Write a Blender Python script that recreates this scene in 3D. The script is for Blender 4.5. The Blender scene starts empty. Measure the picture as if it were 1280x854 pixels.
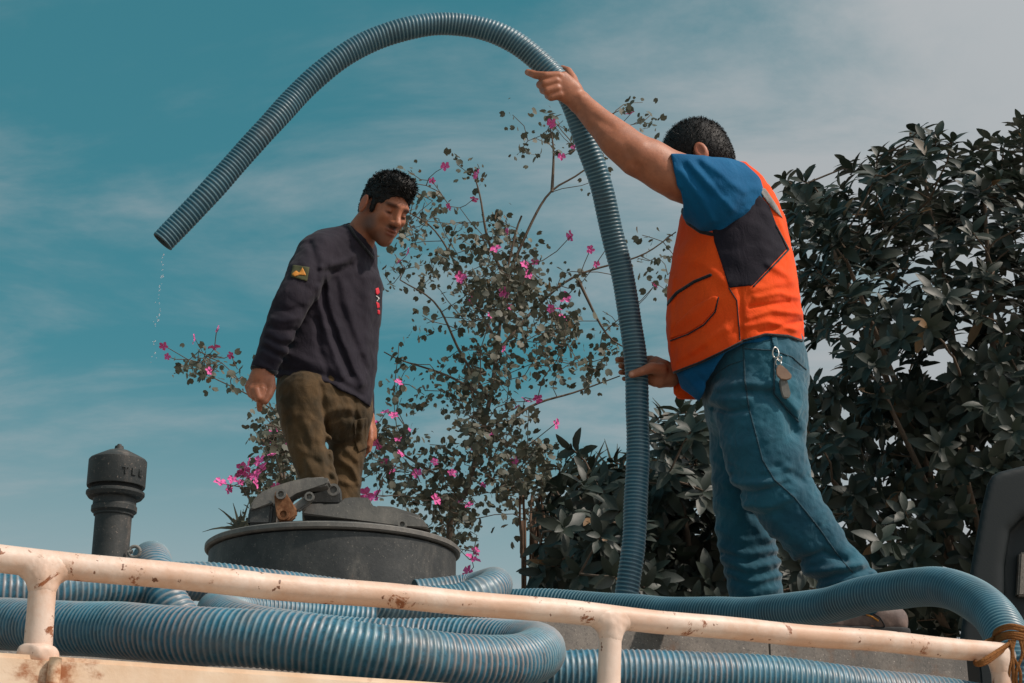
import bpy, bmesh, math, random
import numpy as np
from mathutils import Vector, Matrix

# ------------------------------------------------------------------ camera, sky, sun, exposure
SC = bpy.context.scene
COL = SC.collection
EZ = 2.5                      # eye height above the yard
FPX = 2000.0                  # focal length in photo pixels (photo is 1280 x 854)
PITCH = math.radians(19.3)
CT, ST = math.cos(PITCH), math.sin(PITCH)

cam_d = bpy.data.cameras.new('camera')
cam = bpy.data.objects.new('camera', cam_d); COL.objects.link(cam)
cam.location = (0, 0, EZ)
cam.rotation_euler = (math.pi / 2 + PITCH, 0, 0)
cam_d.sensor_width = 36.0
cam_d.lens = FPX / 1280 * 36.0
cam_d.clip_start = 0.05; cam_d.clip_end = 2000
SC.camera = cam

SUN_AZ = math.radians(-20)     # measured from +X towards +Y
SUN_EL = math.radians(49)
sun_dir = Vector((math.cos(SUN_AZ) * math.cos(SUN_EL), math.sin(SUN_AZ) * math.cos(SUN_EL), math.sin(SUN_EL)))
sl = bpy.data.lights.new('sun', 'SUN'); sl.energy = 3.6; sl.angle = math.radians(2.0); sl.color = (1.0, 0.88, 0.77)
so = bpy.data.objects.new('sun', sl); COL.objects.link(so)
so.rotation_euler = sun_dir.to_track_quat('Z', 'Y').to_euler()

W = bpy.data.worlds.new('World'); SC.world = W; W.use_nodes = True
nt = W.node_tree; nt.nodes.clear()
def wn(t, **kw):
    n = nt.nodes.new(t)
    for k, v in kw.items(): setattr(n, k, v)
    return n
def wmath(op, a, b=None, c=None, clamp=False):
    n = wn('ShaderNodeMath', operation=op, use_clamp=clamp)
    for i, x in enumerate((a, b, c)):
        if x is None: continue
        if isinstance(x, (int, float)): n.inputs[i].default_value = x
        else: nt.links.new(x, n.inputs[i])
    return n.outputs[0]
def wmix(fac, a, b, mode='MIX'):
    n = wn('ShaderNodeMix', data_type='RGBA', blend_type=mode)
    for s, x in ((n.inputs[0], fac), (n.inputs[6], a), (n.inputs[7], b)):
        if isinstance(x, (int, float)): s.default_value = x
        elif isinstance(x, tuple): s.default_value = (*x, 1)
        else: nt.links.new(x, s)
    return n.outputs[2]
sky = wn('ShaderNodeTexSky', sky_type='NISHITA', sun_disc=False)
sky.sun_elevation = SUN_EL
sky.sun_rotation = math.pi / 2 - SUN_AZ
sky.air_density = 1.0; sky.dust_density = 0.6; sky.ozone_density = 2.0
tc = wn('ShaderNodeTexCoord')
sep = wn('ShaderNodeSeparateXYZ'); nt.links.new(tc.outputs['Generated'], sep.inputs[0])
dx, dy, dz = sep.outputs
zc = wmath('MAXIMUM', dz, 0.06)
cmb = wn('ShaderNodeCombineXYZ')
nt.links.new(wmath('DIVIDE', dx, wmath('ADD', zc, 0.18)), cmb.inputs[0])
nt.links.new(wmath('DIVIDE', dy, wmath('ADD', zc, 0.18)), cmb.inputs[1])
mp = wn('ShaderNodeMapping'); mp.inputs['Rotation'].default_value = (0, 0, 0.35); mp.inputs['Scale'].default_value = (1.0, 1.9, 1)
mp.inputs['Location'].default_value = (3.1, 1.7, 0)
nt.links.new(cmb.outputs[0], mp.inputs[0])
n1 = wn('ShaderNodeTexNoise'); n1.inputs['Scale'].default_value = 1.7; n1.inputs['Detail'].default_value = 9; n1.inputs['Roughness'].default_value = 0.60
n1.inputs['Distortion'].default_value = 0.35
nt.links.new(mp.outputs[0], n1.inputs['Vector'])
n2 = wn('ShaderNodeTexNoise'); n2.inputs['Scale'].default_value = 0.42; n2.inputs['Detail'].default_value = 3
nt.links.new(cmb.outputs[0], n2.inputs['Vector'])
# cloud cover is thicker towards the sun's side of the sky (a broad bank), thin streaks elsewhere
bank = wmath('MAXIMUM', wmath('MULTIPLY', wmath('ADD', dx, -0.045), 2.6), -0.13)
cov = wmath('ADD', wmath('ADD', wmath('MULTIPLY', n1.outputs[0], 1.7), wmath('MULTIPLY', n2.outputs[0], 0.35)), bank)
ramp = wn('ShaderNodeMapRange', interpolation_type='SMOOTHSTEP'); nt.links.new(cov, ramp.inputs[0])
ramp.inputs[1].default_value = 0.78; ramp.inputs[2].default_value = 1.55; ramp.inputs[3].default_value = 0.0; ramp.inputs[4].default_value = 0.95
hz = wn('ShaderNodeMapRange', interpolation_type='SMOOTHSTEP'); nt.links.new(dz, hz.inputs[0])
hz.inputs[1].default_value = 0.33; hz.inputs[2].default_value = 0.10; hz.inputs[3].default_value = 0.0; hz.inputs[4].default_value = 0.92
SKY_S = 0.10
skyc = wmix(1.0, sky.outputs[0], (0.62, 1.0, 0.80), 'MULTIPLY')
skyc = wmix(0.55, skyc, (0.34, 2.30, 2.70))
def cc(c): return tuple(x / SKY_S for x in c)
skyc = wmix(hz.outputs[0], skyc, cc((0.41, 0.445, 0.46)))
# clouds scatter more light towards the sun
sd_ = wn('ShaderNodeVectorMath', operation='DOT_PRODUCT'); nt.links.new(tc.outputs['Generated'], sd_.inputs[0]); sd_.inputs[1].default_value = tuple(sun_dir)
glow = wmath('ADD', 1.0, wmath('MULTIPLY', wmath('POWER', wmath('MAXIMUM', sd_.outputs['Value'], 0.0), 3.0), 2.2))
cl_ = wn('ShaderNodeVectorMath', operation='SCALE'); cl_.inputs[0].default_value = cc((0.42, 0.44, 0.455)); nt.links.new(glow, cl_.inputs['Scale'])
skyc = wmix(ramp.outputs[0], skyc, cl_.outputs[0])
bg = wn('ShaderNodeBackground'); bg.inputs[1].default_value = SKY_S
nt.links.new(skyc, bg.inputs[0])
wo = wn('ShaderNodeOutputWorld'); nt.links.new(bg.outputs[0], wo.inputs[0])

vs = SC.view_settings
vs.view_transform = 'Standard'; vs.look = 'None'; vs.gamma = 1.0; vs.exposure = 0.0; vs.use_curve_mapping = False
SC.cycles.use_denoising = True
SC.cycles.max_bounces = 8

# ------------------------------------------------------------------ pixels and points
def ray(px, py):
    a = (px - 640) / FPX; b = (427 - py) / FPX
    return Vector((a, CT - b * ST, ST + b * CT))
def at(px, py, Y):
    """point where the sight line of a photo pixel meets the upright plane at distance Y"""
    r = ray(px, py); t = Y / r.y
    return Vector((0, 0, EZ)) + r * t
def ad(px, py, d):
    return Vector((0, 0, EZ)) + ray(px, py) * d
def mpp(py, Y):
    return (Y / ray(640, py).y) / FPX
def proj(P):
    x = P[:, 0]; y = P[:, 1]; z = P[:, 2] - EZ
    d = y * CT + z * ST; u = z * CT - y * ST
    return 640 + FPX * x / d, 427 - FPX * u / d, d / FPX

# ------------------------------------------------------------------ object helpers
def put(name, me, mat=None, parent=None, label=None, cat=None, group=None, kind=None, smooth=None):
    o = bpy.data.objects.new(name, me)
    COL.objects.link(o)
    if mat is not None and me is not None and not me.materials:
        for m in (mat if isinstance(mat, (list, tuple)) else [mat]): me.materials.append(m)
    if parent is not None: o.parent = parent
    if label: o['label'] = label
    if cat: o['category'] = cat
    if group: o['group'] = group
    if kind: o['kind'] = kind
    if smooth is not None and me is not None:
        me.polygons.foreach_set('use_smooth', np.full(len(me.polygons), smooth)); me.update()
    return o
def empty(name, label=None, cat=None, group=None, kind=None, parent=None, loc=(0, 0, 0)):
    o = put(name, None, None, parent, label, cat, group, kind); o.location = loc; o.empty_display_size = 0.1
    return o
def mesh_np(name, V, F):
    """V (n,3); F list of face arrays, each (m,k)"""
    me = bpy.data.meshes.new(name)
    V = np.asarray(V, np.float32)
    me.vertices.add(len(V)); me.vertices.foreach_set('co', V.ravel())
    if not isinstance(F, list): F = [F]
    F = [np.asarray(f, np.int32) for f in F if len(f)]
    lv = np.concatenate([f.ravel() for f in F]); tot = np.concatenate([np.full(len(f), f.shape[1], np.int32) for f in F])
    me.loops.add(len(lv)); me.loops.foreach_set('vertex_index', lv)
    me.polygons.add(len(tot))
    st = np.zeros(len(tot), np.int32); st[1:] = np.cumsum(tot)[:-1]
    me.polygons.foreach_set('loop_start', st)
    me.update(calc_edges=True); me.validate()
    return me
def vcol(me, C, name='Col'):
    a = me.color_attributes.new(name, 'FLOAT_COLOR', 'POINT')
    C = np.asarray(C, np.float32)
    if C.shape[1] == 3: C = np.concatenate([C, np.ones((len(C), 1), np.float32)], 1)
    a.data.foreach_set('color', C.ravel())
def bm_mesh(name, bm, smooth=False, angle=None):
    bmesh.ops.recalc_face_normals(bm, faces=bm.faces)
    me = bpy.data.meshes.new(name); bm.to_mesh(me); bm.free()
    if smooth: me.polygons.foreach_set('use_smooth', np.ones(len(me.polygons), bool))
    if angle is not None:
        me.polygons.foreach_set('use_smooth', np.ones(len(me.polygons), bool))
        me.set_sharp_from_angle(angle=math.radians(angle))
    me.update()
    return me
def smooth_path(pts, n=12):
    """centripetal-ish Catmull-Rom through pts"""
    P = [Vector(p) for p in pts]
    P = [P[0] * 2 - P[1]] + P + [P[-1] * 2 - P[-2]]
    out = []
    for i in range(1, len(P) - 2):
        p0, p1, p2, p3 = P[i - 1], P[i], P[i + 1], P[i + 2]
        for k in range(n):
            t = k / n
            out.append(0.5 * ((2 * p1) + (p2 - p0) * t + (2 * p0 - 5 * p1 + 4 * p2 - p3) * t * t + (3 * p1 - p0 - 3 * p2 + p3) * t ** 3))
    out.append(P[-2].copy())
    return out
def resample(pts, step):
    A = np.array([tuple(p) for p in pts]); seg = np.linalg.norm(np.diff(A, axis=0), axis=1)
    s = np.concatenate([[0], np.cumsum(seg)]); n = max(2, int(s[-1] / step) + 1)
    q = np.linspace(0, s[-1], n)
    return np.stack([np.interp(q, s, A[:, i]) for i in range(3)], 1), q
def frames(C):
    T = np.gradient(C, axis=0); T /= np.linalg.norm(T, axis=1)[:, None] + 1e-12
    N = np.zeros_like(T); up = np.array([0, 0, 1.0]) if abs(T[0, 2]) < 0.9 else np.array([0, 1.0, 0])
    n = up - T[0] * up.dot(T[0]); N[0] = n / np.linalg.norm(n)
    for i in range(1, len(C)):
        n = N[i - 1] - T[i] * N[i - 1].dot(T[i]); N[i] = n / (np.linalg.norm(n) + 1e-12)
    return T, N, np.cross(T, N)
def tube_mesh(name, pts, r, seg=10, step=0.03, caps=True, rfun=None):
    C, s = resample(pts, step)
    T, N, B = frames(C)
    th = np.linspace(0, 2 * np.pi, seg, endpoint=False)
    R = np.full(len(C), r) if not hasattr(r, '__len__') else np.interp(s / s[-1], np.linspace(0, 1, len(r)), r)
    V = C[:, None, :] + R[:, None, None] * (np.cos(th)[None, :, None] * N[:, None, :] + np.sin(th)[None, :, None] * B[:, None, :])
    n = len(C)
    V = V.reshape(-1, 3)
    i = np.arange(n - 1)[:, None] * seg; j = np.arange(seg)[None, :]; j2 = (j + 1) % seg
    F = np.stack([i + j, i + seg + j, i + seg + j2, i + j2], -1).reshape(-1, 4)
    FF = [F[:, ::-1]]
    if caps:
        V = np.concatenate([V, C[:1], C[-1:]]); a = n * seg; b = a + 1; jj = np.arange(seg); k = (jj + 1) % seg
        FF.append(np.stack([np.full(seg, a), k, jj], 1)[:, ::-1]); FF.append(np.stack([np.full(seg, b), (n - 1) * seg + jj, (n - 1) * seg + k], 1)[:, ::-1])
    me = mesh_np(name, V, FF)
    me.polygons.foreach_set('use_smooth', np.ones(len(me.polygons), bool))
    return me
def revolve_mesh(name, prof, center, seg=48, angle=35):
    """prof: (r, z) from bottom to top"""
    bm = bmesh.new(); rings = []
    for r, z in prof:
        if r < 1e-5: rings.append([bm.verts.new((center[0], center[1], z))])
        else: rings.append([bm.verts.new((center[0] + r * math.cos(2 * math.pi * k / seg), center[1] + r * math.sin(2 * math.pi * k / seg), z)) for k in range(seg)])
    for a, b in zip(rings[:-1], rings[1:]):
        for k in range(seg):
            q = [a[k % len(a)], a[(k + 1) % len(a)], b[(k + 1) % len(b)], b[k % len(b)]]
            q = list(dict.fromkeys(q))
            if len(q) > 2: bm.faces.new(q)
    for rg, flip in ((rings[0], True), (rings[-1], False)):
        if len(rg) > 1: bm.faces.new(rg)
    return bm_mesh(name, bm, angle=angle)
def prism_mesh(name, poly, Y, th, bevel=0.003, tilt=0):
    """outline given in photo pixels on the upright plane Y, extruded th away from the viewer"""
    bm = bmesh.new()
    P = [at(x, y, Y) for x, y in poly]
    f = [bm.verts.new(p) for p in P]; b = [bm.verts.new(p + Vector((0, th, 0))) for p in P]
    n = len(P)
    bm.faces.new(f); bm.faces.new(b[::-1])
    for i in range(n): bm.faces.new([f[i], b[i], b[(i + 1) % n], f[(i + 1) % n]])
    if bevel: bmesh.ops.bevel(bm, geom=bm.edges[:], offset=bevel, segments=2, affect='EDGES', clamp_overlap=True)
    return bm_mesh(name, bm, angle=40)
def box_mesh(name, sx, sy, sz, M=None, bevel=0.004):
    bm = bmesh.new(); bmesh.ops.create_cube(bm, size=1)
    bmesh.ops.scale(bm, vec=(sx, sy, sz), verts=bm.verts)
    if bevel: bmesh.ops.bevel(bm, geom=bm.edges[:], offset=bevel, segments=2, affect='EDGES', clamp_overlap=True)
    if M is not None: bm.transform(M)
    return bm_mesh(name, bm, angle=40)

# ------------------------------------------------------------------ materials
def srgb(r, g, b):
    f = lambda c: ((c / 255) / 12.92) if c / 255 <= 0.04045 else (((c / 255) + 0.055) / 1.055) ** 2.4
    return (f(r), f(g), f(b))
class M:
    """small node builder round one Principled material"""
    def __init__(s, name, rough=0.6, metal=0.0, spec=0.5, coat=0):
        s.m = bpy.data.materials.new(name); s.m.use_nodes = True; s.t = s.m.node_tree
        s.b = s.t.nodes['Principled BSDF']; s.b.inputs['Roughness'].default_value = rough; s.b.inputs['Metallic'].default_value = metal
        s.b.inputs['Specular IOR Level'].default_value = spec
        s.b.inputs['Coat Weight'].default_value = coat
        s.tc = s.t.nodes.new('ShaderNodeTexCoord')
    def n(s, t, **kw):
        x = s.t.nodes.new(t)
        for k, v in kw.items(): setattr(x, k, v)
        return x
    def noise(s, scale, detail=5, rough=0.55, coord='Object', stretch=None, dist=0):
        x = s.n('ShaderNodeTexNoise'); x.inputs['Scale'].default_value = scale; x.inputs['Detail'].default_value = detail
        x.inputs['Roughness'].default_value = rough; x.inputs['Distortion'].default_value = dist
        src = s.tc.outputs[coord]
        if stretch:
            mp = s.n('ShaderNodeMapping'); mp.inputs['Scale'].default_value = stretch; s.t.links.new(src, mp.inputs[0]); src = mp.outputs[0]
        s.t.links.new(src, x.inputs['Vector']); return x.outputs[0]
    def rng(s, v, a, b, c=0.0, d=1.0):
        x = s.n('ShaderNodeMapRange', interpolation_type='SMOOTHSTEP'); s.t.links.new(v, x.inputs[0])
        for i, q in enumerate((a, b, c, d)): x.inputs[i + 1].default_value = q
        return x.outputs[0]
    def mix(s, f, a, b, mode='MIX'):
        x = s.n('ShaderNodeMix', data_type='RGBA', blend_type=mode)
        for k, q in ((0, f), (6, a), (7, b)):
            if isinstance(q, (int, float)): x.inputs[k].default_value = q
            elif isinstance(q, (tuple, list)): x.inputs[k].default_value = (*q[:3], 1)
            else: s.t.links.new(q, x.inputs[k])
        return x.outputs[2]
    def mul(s, a, b):
        x = s.n('ShaderNodeMath', operation='MULTIPLY')
        for i, q in enumerate((a, b)):
            if isinstance(q, (int, float)): x.inputs[i].default_value = q
            else: s.t.links.new(q, x.inputs[i])
        return x.outputs[0]
    def attr(s, name='Col'):
        x = s.n('ShaderNodeVertexColor'); x.layer_name = name; return x.outputs[0]
    def color(s, c):
        if isinstance(c, (tuple, list)): s.b.inputs['Base Color'].default_value = (*c[:3], 1)
        else: s.t.links.new(c, s.b.inputs['Base Color'])
        return s
    def rough(s, v): s.t.links.new(v, s.b.inputs['Roughness']); return s
    def bump(s, h, strength=0.3, dist=0.002):
        x = s.n('ShaderNodeBump'); x.inputs['Strength'].default_value = strength; x.inputs['Distance'].default_value = dist
        s.t.links.new(h, x.inputs['Height'])
        if s.b.inputs['Normal'].is_linked: s.t.links.new(s.b.inputs['Normal'].links[0].from_socket, x.inputs['Normal'])
        s.t.links.new(x.outputs[0], s.b.inputs['Normal']); return s

def cloth(name, c1, c2, scale=14, weave=900, sheen=0.25, rough=0.85, dust=None):
    m = M(name, rough, spec=0.2)
    col = m.mix(m.rng(m.noise(scale, 6, 0.6), 0.3, 0.72), c1, c2)
    fine = m.noise(weave * 0.35, 3, 0.7)
    col = m.mix(m.rng(fine, 0.3, 0.7, 0.0, 0.35), col, tuple(x * 0.72 for x in c1))
    if dust: col = m.mix(m.rng(m.noise(6, 8, 0.7), 0.55, 0.75, 0, 0.5), col, dust)
    m.color(col); m.b.inputs['Sheen Weight'].default_value = sheen
    m.bump(m.noise(26, 5, 0.6, stretch=(1.0, 1.0, 0.55), dist=1.2), 0.45, 0.007); m.bump(m.noise(75, 4, 0.6, dist=0.6), 0.3, 0.003); m.bump(fine, 0.3, 0.0008)
    return m.m

MAT = {}
# white railing paint, stained and rusting
m = M('rail_paint', 0.5)
base = m.mix(m.rng(m.noise(9, 6, 0.65), 0.35, 0.7), srgb(218, 197, 182), srgb(204, 172, 152))
base = m.mix(m.rng(m.noise(5.5, 8, 0.72), 0.44, 0.62, 0, 0.6), base, srgb(198, 152, 120))
rust = m.rng(m.noise(24, 9, 0.72, dist=0.5), 0.595, 0.640)
base = m.mix(rust, base, m.mix(m.noise(60, 4), srgb(92, 52, 30), srgb(160, 92, 48)))
spots = m.rng(m.noise(70, 3, 0.6), 0.67, 0.71)
base = m.mix(spots, base, srgb(110, 70, 48))
m.color(base); m.bump(m.noise(30, 6, 0.6), 0.35, 0.004); m.bump(rust, -0.5, 0.0015)
MAT['rail'] = m.m
m = M('beam_paint', 0.55)
base = m.mix(m.rng(m.noise(5, 6, 0.65), 0.35, 0.7), srgb(226, 205, 182), srgb(208, 172, 138))
rust = m.rng(m.noise(9, 9, 0.7, dist=0.4), 0.54, 0.68)
base = m.mix(rust, base, srgb(150, 88, 44))
m.color(base); m.bump(m.noise(20, 6, 0.6), 0.35, 0.004)
MAT['beam'] = m.m
# weathered grey tank steel
m = M('tank_steel', 0.7, spec=0.3)
base = m.mix(m.rng(m.noise(3.5, 8, 0.7), 0.35, 0.68), srgb(96, 92, 88), srgb(132, 124, 116))
base = m.mix(m.rng(m.noise(150, 4, 0.75), 0.5, 0.68, 0, 0.6), base, srgb(62, 62, 62))
base = m.mix(m.rng(m.noise(190, 3, 0.6), 0.64, 0.70, 0, 0.8), base, srgb(185, 175, 165))
base = m.mix(m.rng(m.noise(11, 8, 0.7), 0.52, 0.70, 0, 0.7), base, srgb(110, 84, 66))
m.color(base); m.bump(m.noise(120, 4, 0.7), 0.5, 0.002)
MAT['tank'] = m.m
# black painted manhole steel, dusty
def black_steel(name, c=(44, 47, 48), hi=(70, 71, 70), dustc=(128, 122, 114), dustamt=0.5):
    m = M(name, 0.62, spec=0.35)
    base = m.mix(m.rng(m.noise(8, 8, 0.7), 0.3, 0.7), srgb(*c), srgb(*hi))
    base = m.mix(m.rng(m.noise(170, 3, 0.7), 0.62, 0.70, 0, 0.75), base, srgb(*dustc))
    base = m.mix(m.rng(m.noise(5, 8, 0.75, stretch=(1, 1, 0.35)), 0.52, 0.72, 0, dustamt), base, srgb(*dustc))
    base = m.mix(m.rng(m.noise(22, 6, 0.7), 0.67, 0.72, 0, 0.8), base, srgb(120, 78, 56))
    m.color(base); m.bump(m.noise(60, 6, 0.7), 0.4, 0.003)
    return m.m
MAT['black'] = black_steel('black_steel')
MAT['iron'] = black_steel('worn_iron', (90, 89, 87), (120, 116, 110), (158, 150, 140), 0.6)
MAT['vent'] = black_steel('vent_iron', (38, 43, 44), (66, 66, 64), (128, 114, 104), 0.8)
m = M('rusty_iron', 0.8, spec=0.2)
m.color(m.mix(m.rng(m.noise(40, 8, 0.7), 0.35, 0.65), srgb(104, 66, 42), srgb(150, 108, 78))); m.bump(m.noise(120, 4), 0.5, 0.002)
MAT['rust'] = m.m
m = M('dark_bore', 0.9); m.color(srgb(24, 25, 26)); MAT['bore'] = m.m
m = M('moulded_plastic', 0.55, spec=0.3)
m.color(m.mix(m.noise(4, 6), srgb(22, 28, 30), srgb(32, 38, 40))); m.bump(m.noise(300, 2), 0.25, 0.0008)
MAT['plastic'] = m.m
# hose: teal pvc with paler helix
def hose_mat(name, dusty, rough):
    m = M(name, rough, spec=0.5)
    h = m.attr()
    body = m.mix(m.rng(m.noise(9, 6, 0.6), 0.35, 0.7), (srgb(26, 74, 92) if dusty else srgb(20, 62, 78)), (srgb(38, 96, 118) if dusty else srgb(30, 84, 104)))
    rib = m.mix(m.rng(m.noise(12, 6, 0.6), 0.35, 0.7), (srgb(128, 156, 162) if dusty else srgb(112, 142, 150)), (srgb(104, 136, 146) if dusty else srgb(92, 124, 136)))
    if dusty:
        rib = m.mix(m.rng(m.noise(7, 8, 0.7), 0.38, 0.62), rib, srgb(158, 146, 142))
        body = m.mix(m.rng(m.noise(60, 5, 0.75), 0.42, 0.6, 0, 0.65), body, srgb(50, 116, 142))
    c = m.mix(h, body, rib)
    if not dusty: c = m.mix(m.rng(m.noise(6, 8, 0.75), 0.55, 0.75, 0, 0.3), c, srgb(120, 122, 120))
    if dusty:
        c = m.mix(m.rng(m.noise(4, 9, 0.75), 0.46, 0.70, 0, 0.6), c, srgb(134, 124, 118)); c = m.mix(m.rng(m.noise(22, 8, 0.8, dist=0.6), 0.60, 0.70, 0, 0.55), c, srgb(70, 62, 56))
    m.color(c); m.bump(m.noise(200, 3), 0.12, 0.001)
    return m.m
MAT['hose'] = hose_mat('hose_pvc', False, 0.40)
MAT['hose_dusty'] = hose_mat('hose_pvc_dusty', True, 0.42)
m = M('hose_bore', 0.8); m.color(srgb(60, 74, 78)); MAT['hose_in'] = m.m
m = M('hemp_rope', 0.9, spec=0.1)
m.color(m.mix(m.noise(160, 5, 0.7), srgb(84, 50, 28), srgb(158, 108, 64))); m.bump(m.noise(300, 4), 0.8, 0.003); MAT['rope'] = m.m
# skin
m = M('skin', 0.5, spec=0.4)
c = m.mix(m.rng(m.noise(30, 6, 0.7), 0.3, 0.7, 0, 0.55), m.attr(), srgb(132, 80, 58)); c = m.mix(m.rng(m.noise(140, 4, 0.7), 0.55, 0.72, 0, 0.4), c, srgb(112, 66, 48))
m.color(c); m.b.inputs['Subsurface Weight'].default_value = 0.08; m.b.inputs['Subsurface Radius'].default_value = (0.012, 0.005, 0.003)
m.bump(m.noise(160, 4, 0.7), 0.35, 0.0014); m.bump(m.noise(420, 3, 0.7, stretch=(1, 0.4, 0.4)), 0.25, 0.0008); MAT['skin'] = m.m
m = M('hair', 0.6, spec=0.3)
m.color(m.mix(m.noise(220, 3), srgb(14, 13, 13), srgb(30, 27, 26))); MAT['hair'] = m.m
MAT['navy'] = cloth('navy_jersey', srgb(32, 28, 38), srgb(42, 37, 47), dust=srgb(56, 47, 55), sheen=0.05)
MAT['khaki'] = cloth('khaki_camouflage', srgb(56, 48, 34), srgb(98, 76, 50), scale=11, dust=srgb(36, 36, 28), sheen=0.05)
MAT['denim'] = cloth('teal_denim', srgb(22, 70, 88), srgb(34, 94, 112), scale=7, weave=1200, dust=srgb(52, 116, 134))
MAT['denim_dark'] = cloth('denim_seam', srgb(14, 48, 60), srgb(20, 62, 76), scale=20)
MAT['orange'] = cloth('orange_poly', srgb(238, 84, 22), srgb(228, 68, 14), scale=5, weave=600, sheen=0.05)
MAT['panel'] = cloth('dark_mesh_panel', srgb(26, 24, 34), srgb(36, 32, 42), scale=12, sheen=0.0)
MAT['trim'] = cloth('black_trim', srgb(18, 20, 24), srgb(26, 28, 32), scale=30)
MAT['blue'] = cloth('blue_jersey', srgb(4, 90, 134), srgb(4, 76, 118), scale=5, sheen=0.03)
MAT['reflect'] = cloth('grey_reflective', srgb(120, 118, 116), srgb(142, 140, 138), scale=30)
m = M('white_patch', 0.7); m.color(m.mix(m.noise(200), srgb(210, 205, 200), srgb(180, 178, 176))); MAT['white'] = m.m
m = M('olive_patch', 0.9, spec=0.1); m.color(m.mix(m.noise(200), srgb(70, 72, 52), srgb(88, 88, 66))); MAT['olive'] = m.m
m = M('gold_thread', 0.7); m.color(m.mix(m.noise(200), srgb(214, 142, 44), srgb(180, 112, 40))); MAT['gold'] = m.m
m = M('red_print', 0.7); m.color(m.mix(m.noise(200), srgb(214, 30, 52), srgb(180, 24, 44))); MAT['red'] = m.m
m = M('boot_leather', 0.55); m.color(m.mix(m.rng(m.noise(14, 7, 0.7), 0.35, 0.68), srgb(84, 66, 60), srgb(126, 104, 94))); m.bump(m.noise(90, 5), 0.4, 0.002); MAT['leather'] = m.m
m = M('boot_rubber', 0.8); m.color(srgb(34, 32, 32)); MAT['rubber'] = m.m
m = M('key_metal', 0.3, metal=1.0); m.color(srgb(196, 192, 186)); MAT['metal'] = m.m
m = M('key_leather', 0.6); m.color(m.mix(m.noise(60, 5), srgb(120, 92, 76), srgb(158, 126, 104))); MAT['fob'] = m.m
m = M('eye', 0.15); m.color(m.attr()); MAT['eye'] = m.m
# ------------------------------------------------------------------ implicit modelling (bodies and clothes)
def V3(p): return np.array(tuple(p), np.float32)
class Loft:
    """bent, tapering limb: nodes (centre, half width, half depth)"""
    def __init__(s, nodes, dep=(0, 1, 0), mar=0.06):
        s.N = [(V3(c), float(a), float(b)) for c, a, b in nodes]; s.dep = V3(dep); s.dep /= np.linalg.norm(s.dep)
        R = max(max(a, b) for _, a, b in s.N) + mar
        C = np.stack([c for c, _, _ in s.N]); s.lo = C.min(0) - R; s.hi = C.max(0) + R
    def __call__(s, P):
        out = np.full(len(P), 9.0, np.float32)
        for (A, a0, b0), (B, a1, b1) in zip(s.N[:-1], s.N[1:]):
            ab = B - A; L = float(np.linalg.norm(ab)) + 1e-9; ax = ab / L
            dv = s.dep - ax * s.dep.dot(ax); dv /= np.linalg.norm(dv) + 1e-9; sd = np.cross(ax, dv)
            q = P - A; h = q @ ax; t = np.clip(h / L, 0, 1); h = h - t * L
            a = a0 + (a1 - a0) * t; b = b0 + (b1 - b0) * t; m = np.minimum(a, b)
            d = (np.sqrt((q @ sd / a) ** 2 + (q @ dv / b) ** 2 + (h / m) ** 2) - 1) * m
            np.minimum(out, d, out=out)
        return out
def Tube(pts, r, mar=0.05):
    if not hasattr(r, '__len__'): r = [r] * len(pts)
    return Loft([(p, q, q) for p, q in zip(pts, r)], mar=mar)
class Ell:
    def __init__(s, c, r, R=None, mar=0.05):
        s.c = V3(c); s.r = np.array(r, np.float32); s.R = np.eye(3, dtype=np.float32) if R is None else np.array(R, np.float32)
        e = float(max(r)) + mar; s.lo = s.c - e; s.hi = s.c + e
    def __call__(s, P):
        q = (P - s.c) @ s.R
        k0 = np.sqrt(((q / s.r) ** 2).sum(1)); k1 = np.sqrt(((q / s.r ** 2) ** 2).sum(1)) + 1e-9
        return k0 * (k0 - 1) / k1
class Half:
    """everything behind a plane (negative on the -n side)"""
    def __init__(s, p, n): s.p = V3(p); s.n = V3(n); s.n /= np.linalg.norm(s.n); s.lo = None
    def __call__(s, P): return (P - s.p) @ s.n
def polyline_d(px, py, pts):
    d = np.full(len(px), 1e9, np.float32)
    for (x0, y0), (x1, y1) in zip(pts[:-1], pts[1:]):
        ex, ey = x1 - x0, y1 - y0; L = ex * ex + ey * ey + 1e-9
        t = np.clip(((px - x0) * ex + (py - y0) * ey) / L, 0, 1)
        np.minimum(d, (px - x0 - t * ex) ** 2 + (py - y0 - t * ey) ** 2, out=d)
    return np.sqrt(d)
class Poly:
    """outline in photo pixels, carried back along the sight lines (metres)"""
    def __init__(s, pts): s.pts = [tuple(map(float, p)) for p in pts]; s.lo = None
    def __call__(s, P):
        px, py, sc = proj(P)
        d = polyline_d(px, py, s.pts + s.pts[:1])
        ins = np.zeros(len(P), bool); n = len(s.pts)
        for i in range(n):
            (x0, y0), (x1, y1) = s.pts[i], s.pts[(i + 1) % n]
            c = (y0 > py) != (y1 > py)
            ins ^= c & (px < (x1 - x0) * (py - y0) / (y1 - y0 + 1e-12) + x0)
        return np.where(ins, -d, d) * sc
class Stroke:
    def __init__(s, pts, w): s.pts = pts; s.w = w; s.lo = None
    def __call__(s, P):
        px, py, sc = proj(P); return (polyline_d(px, py, s.pts) - s.w) * sc
def smin(a, b, k):
    if k <= 0: return np.minimum(a, b)
    h = np.maximum(k - np.abs(a - b), 0) / k; return np.minimum(a, b) - h * h * k * 0.25
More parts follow.
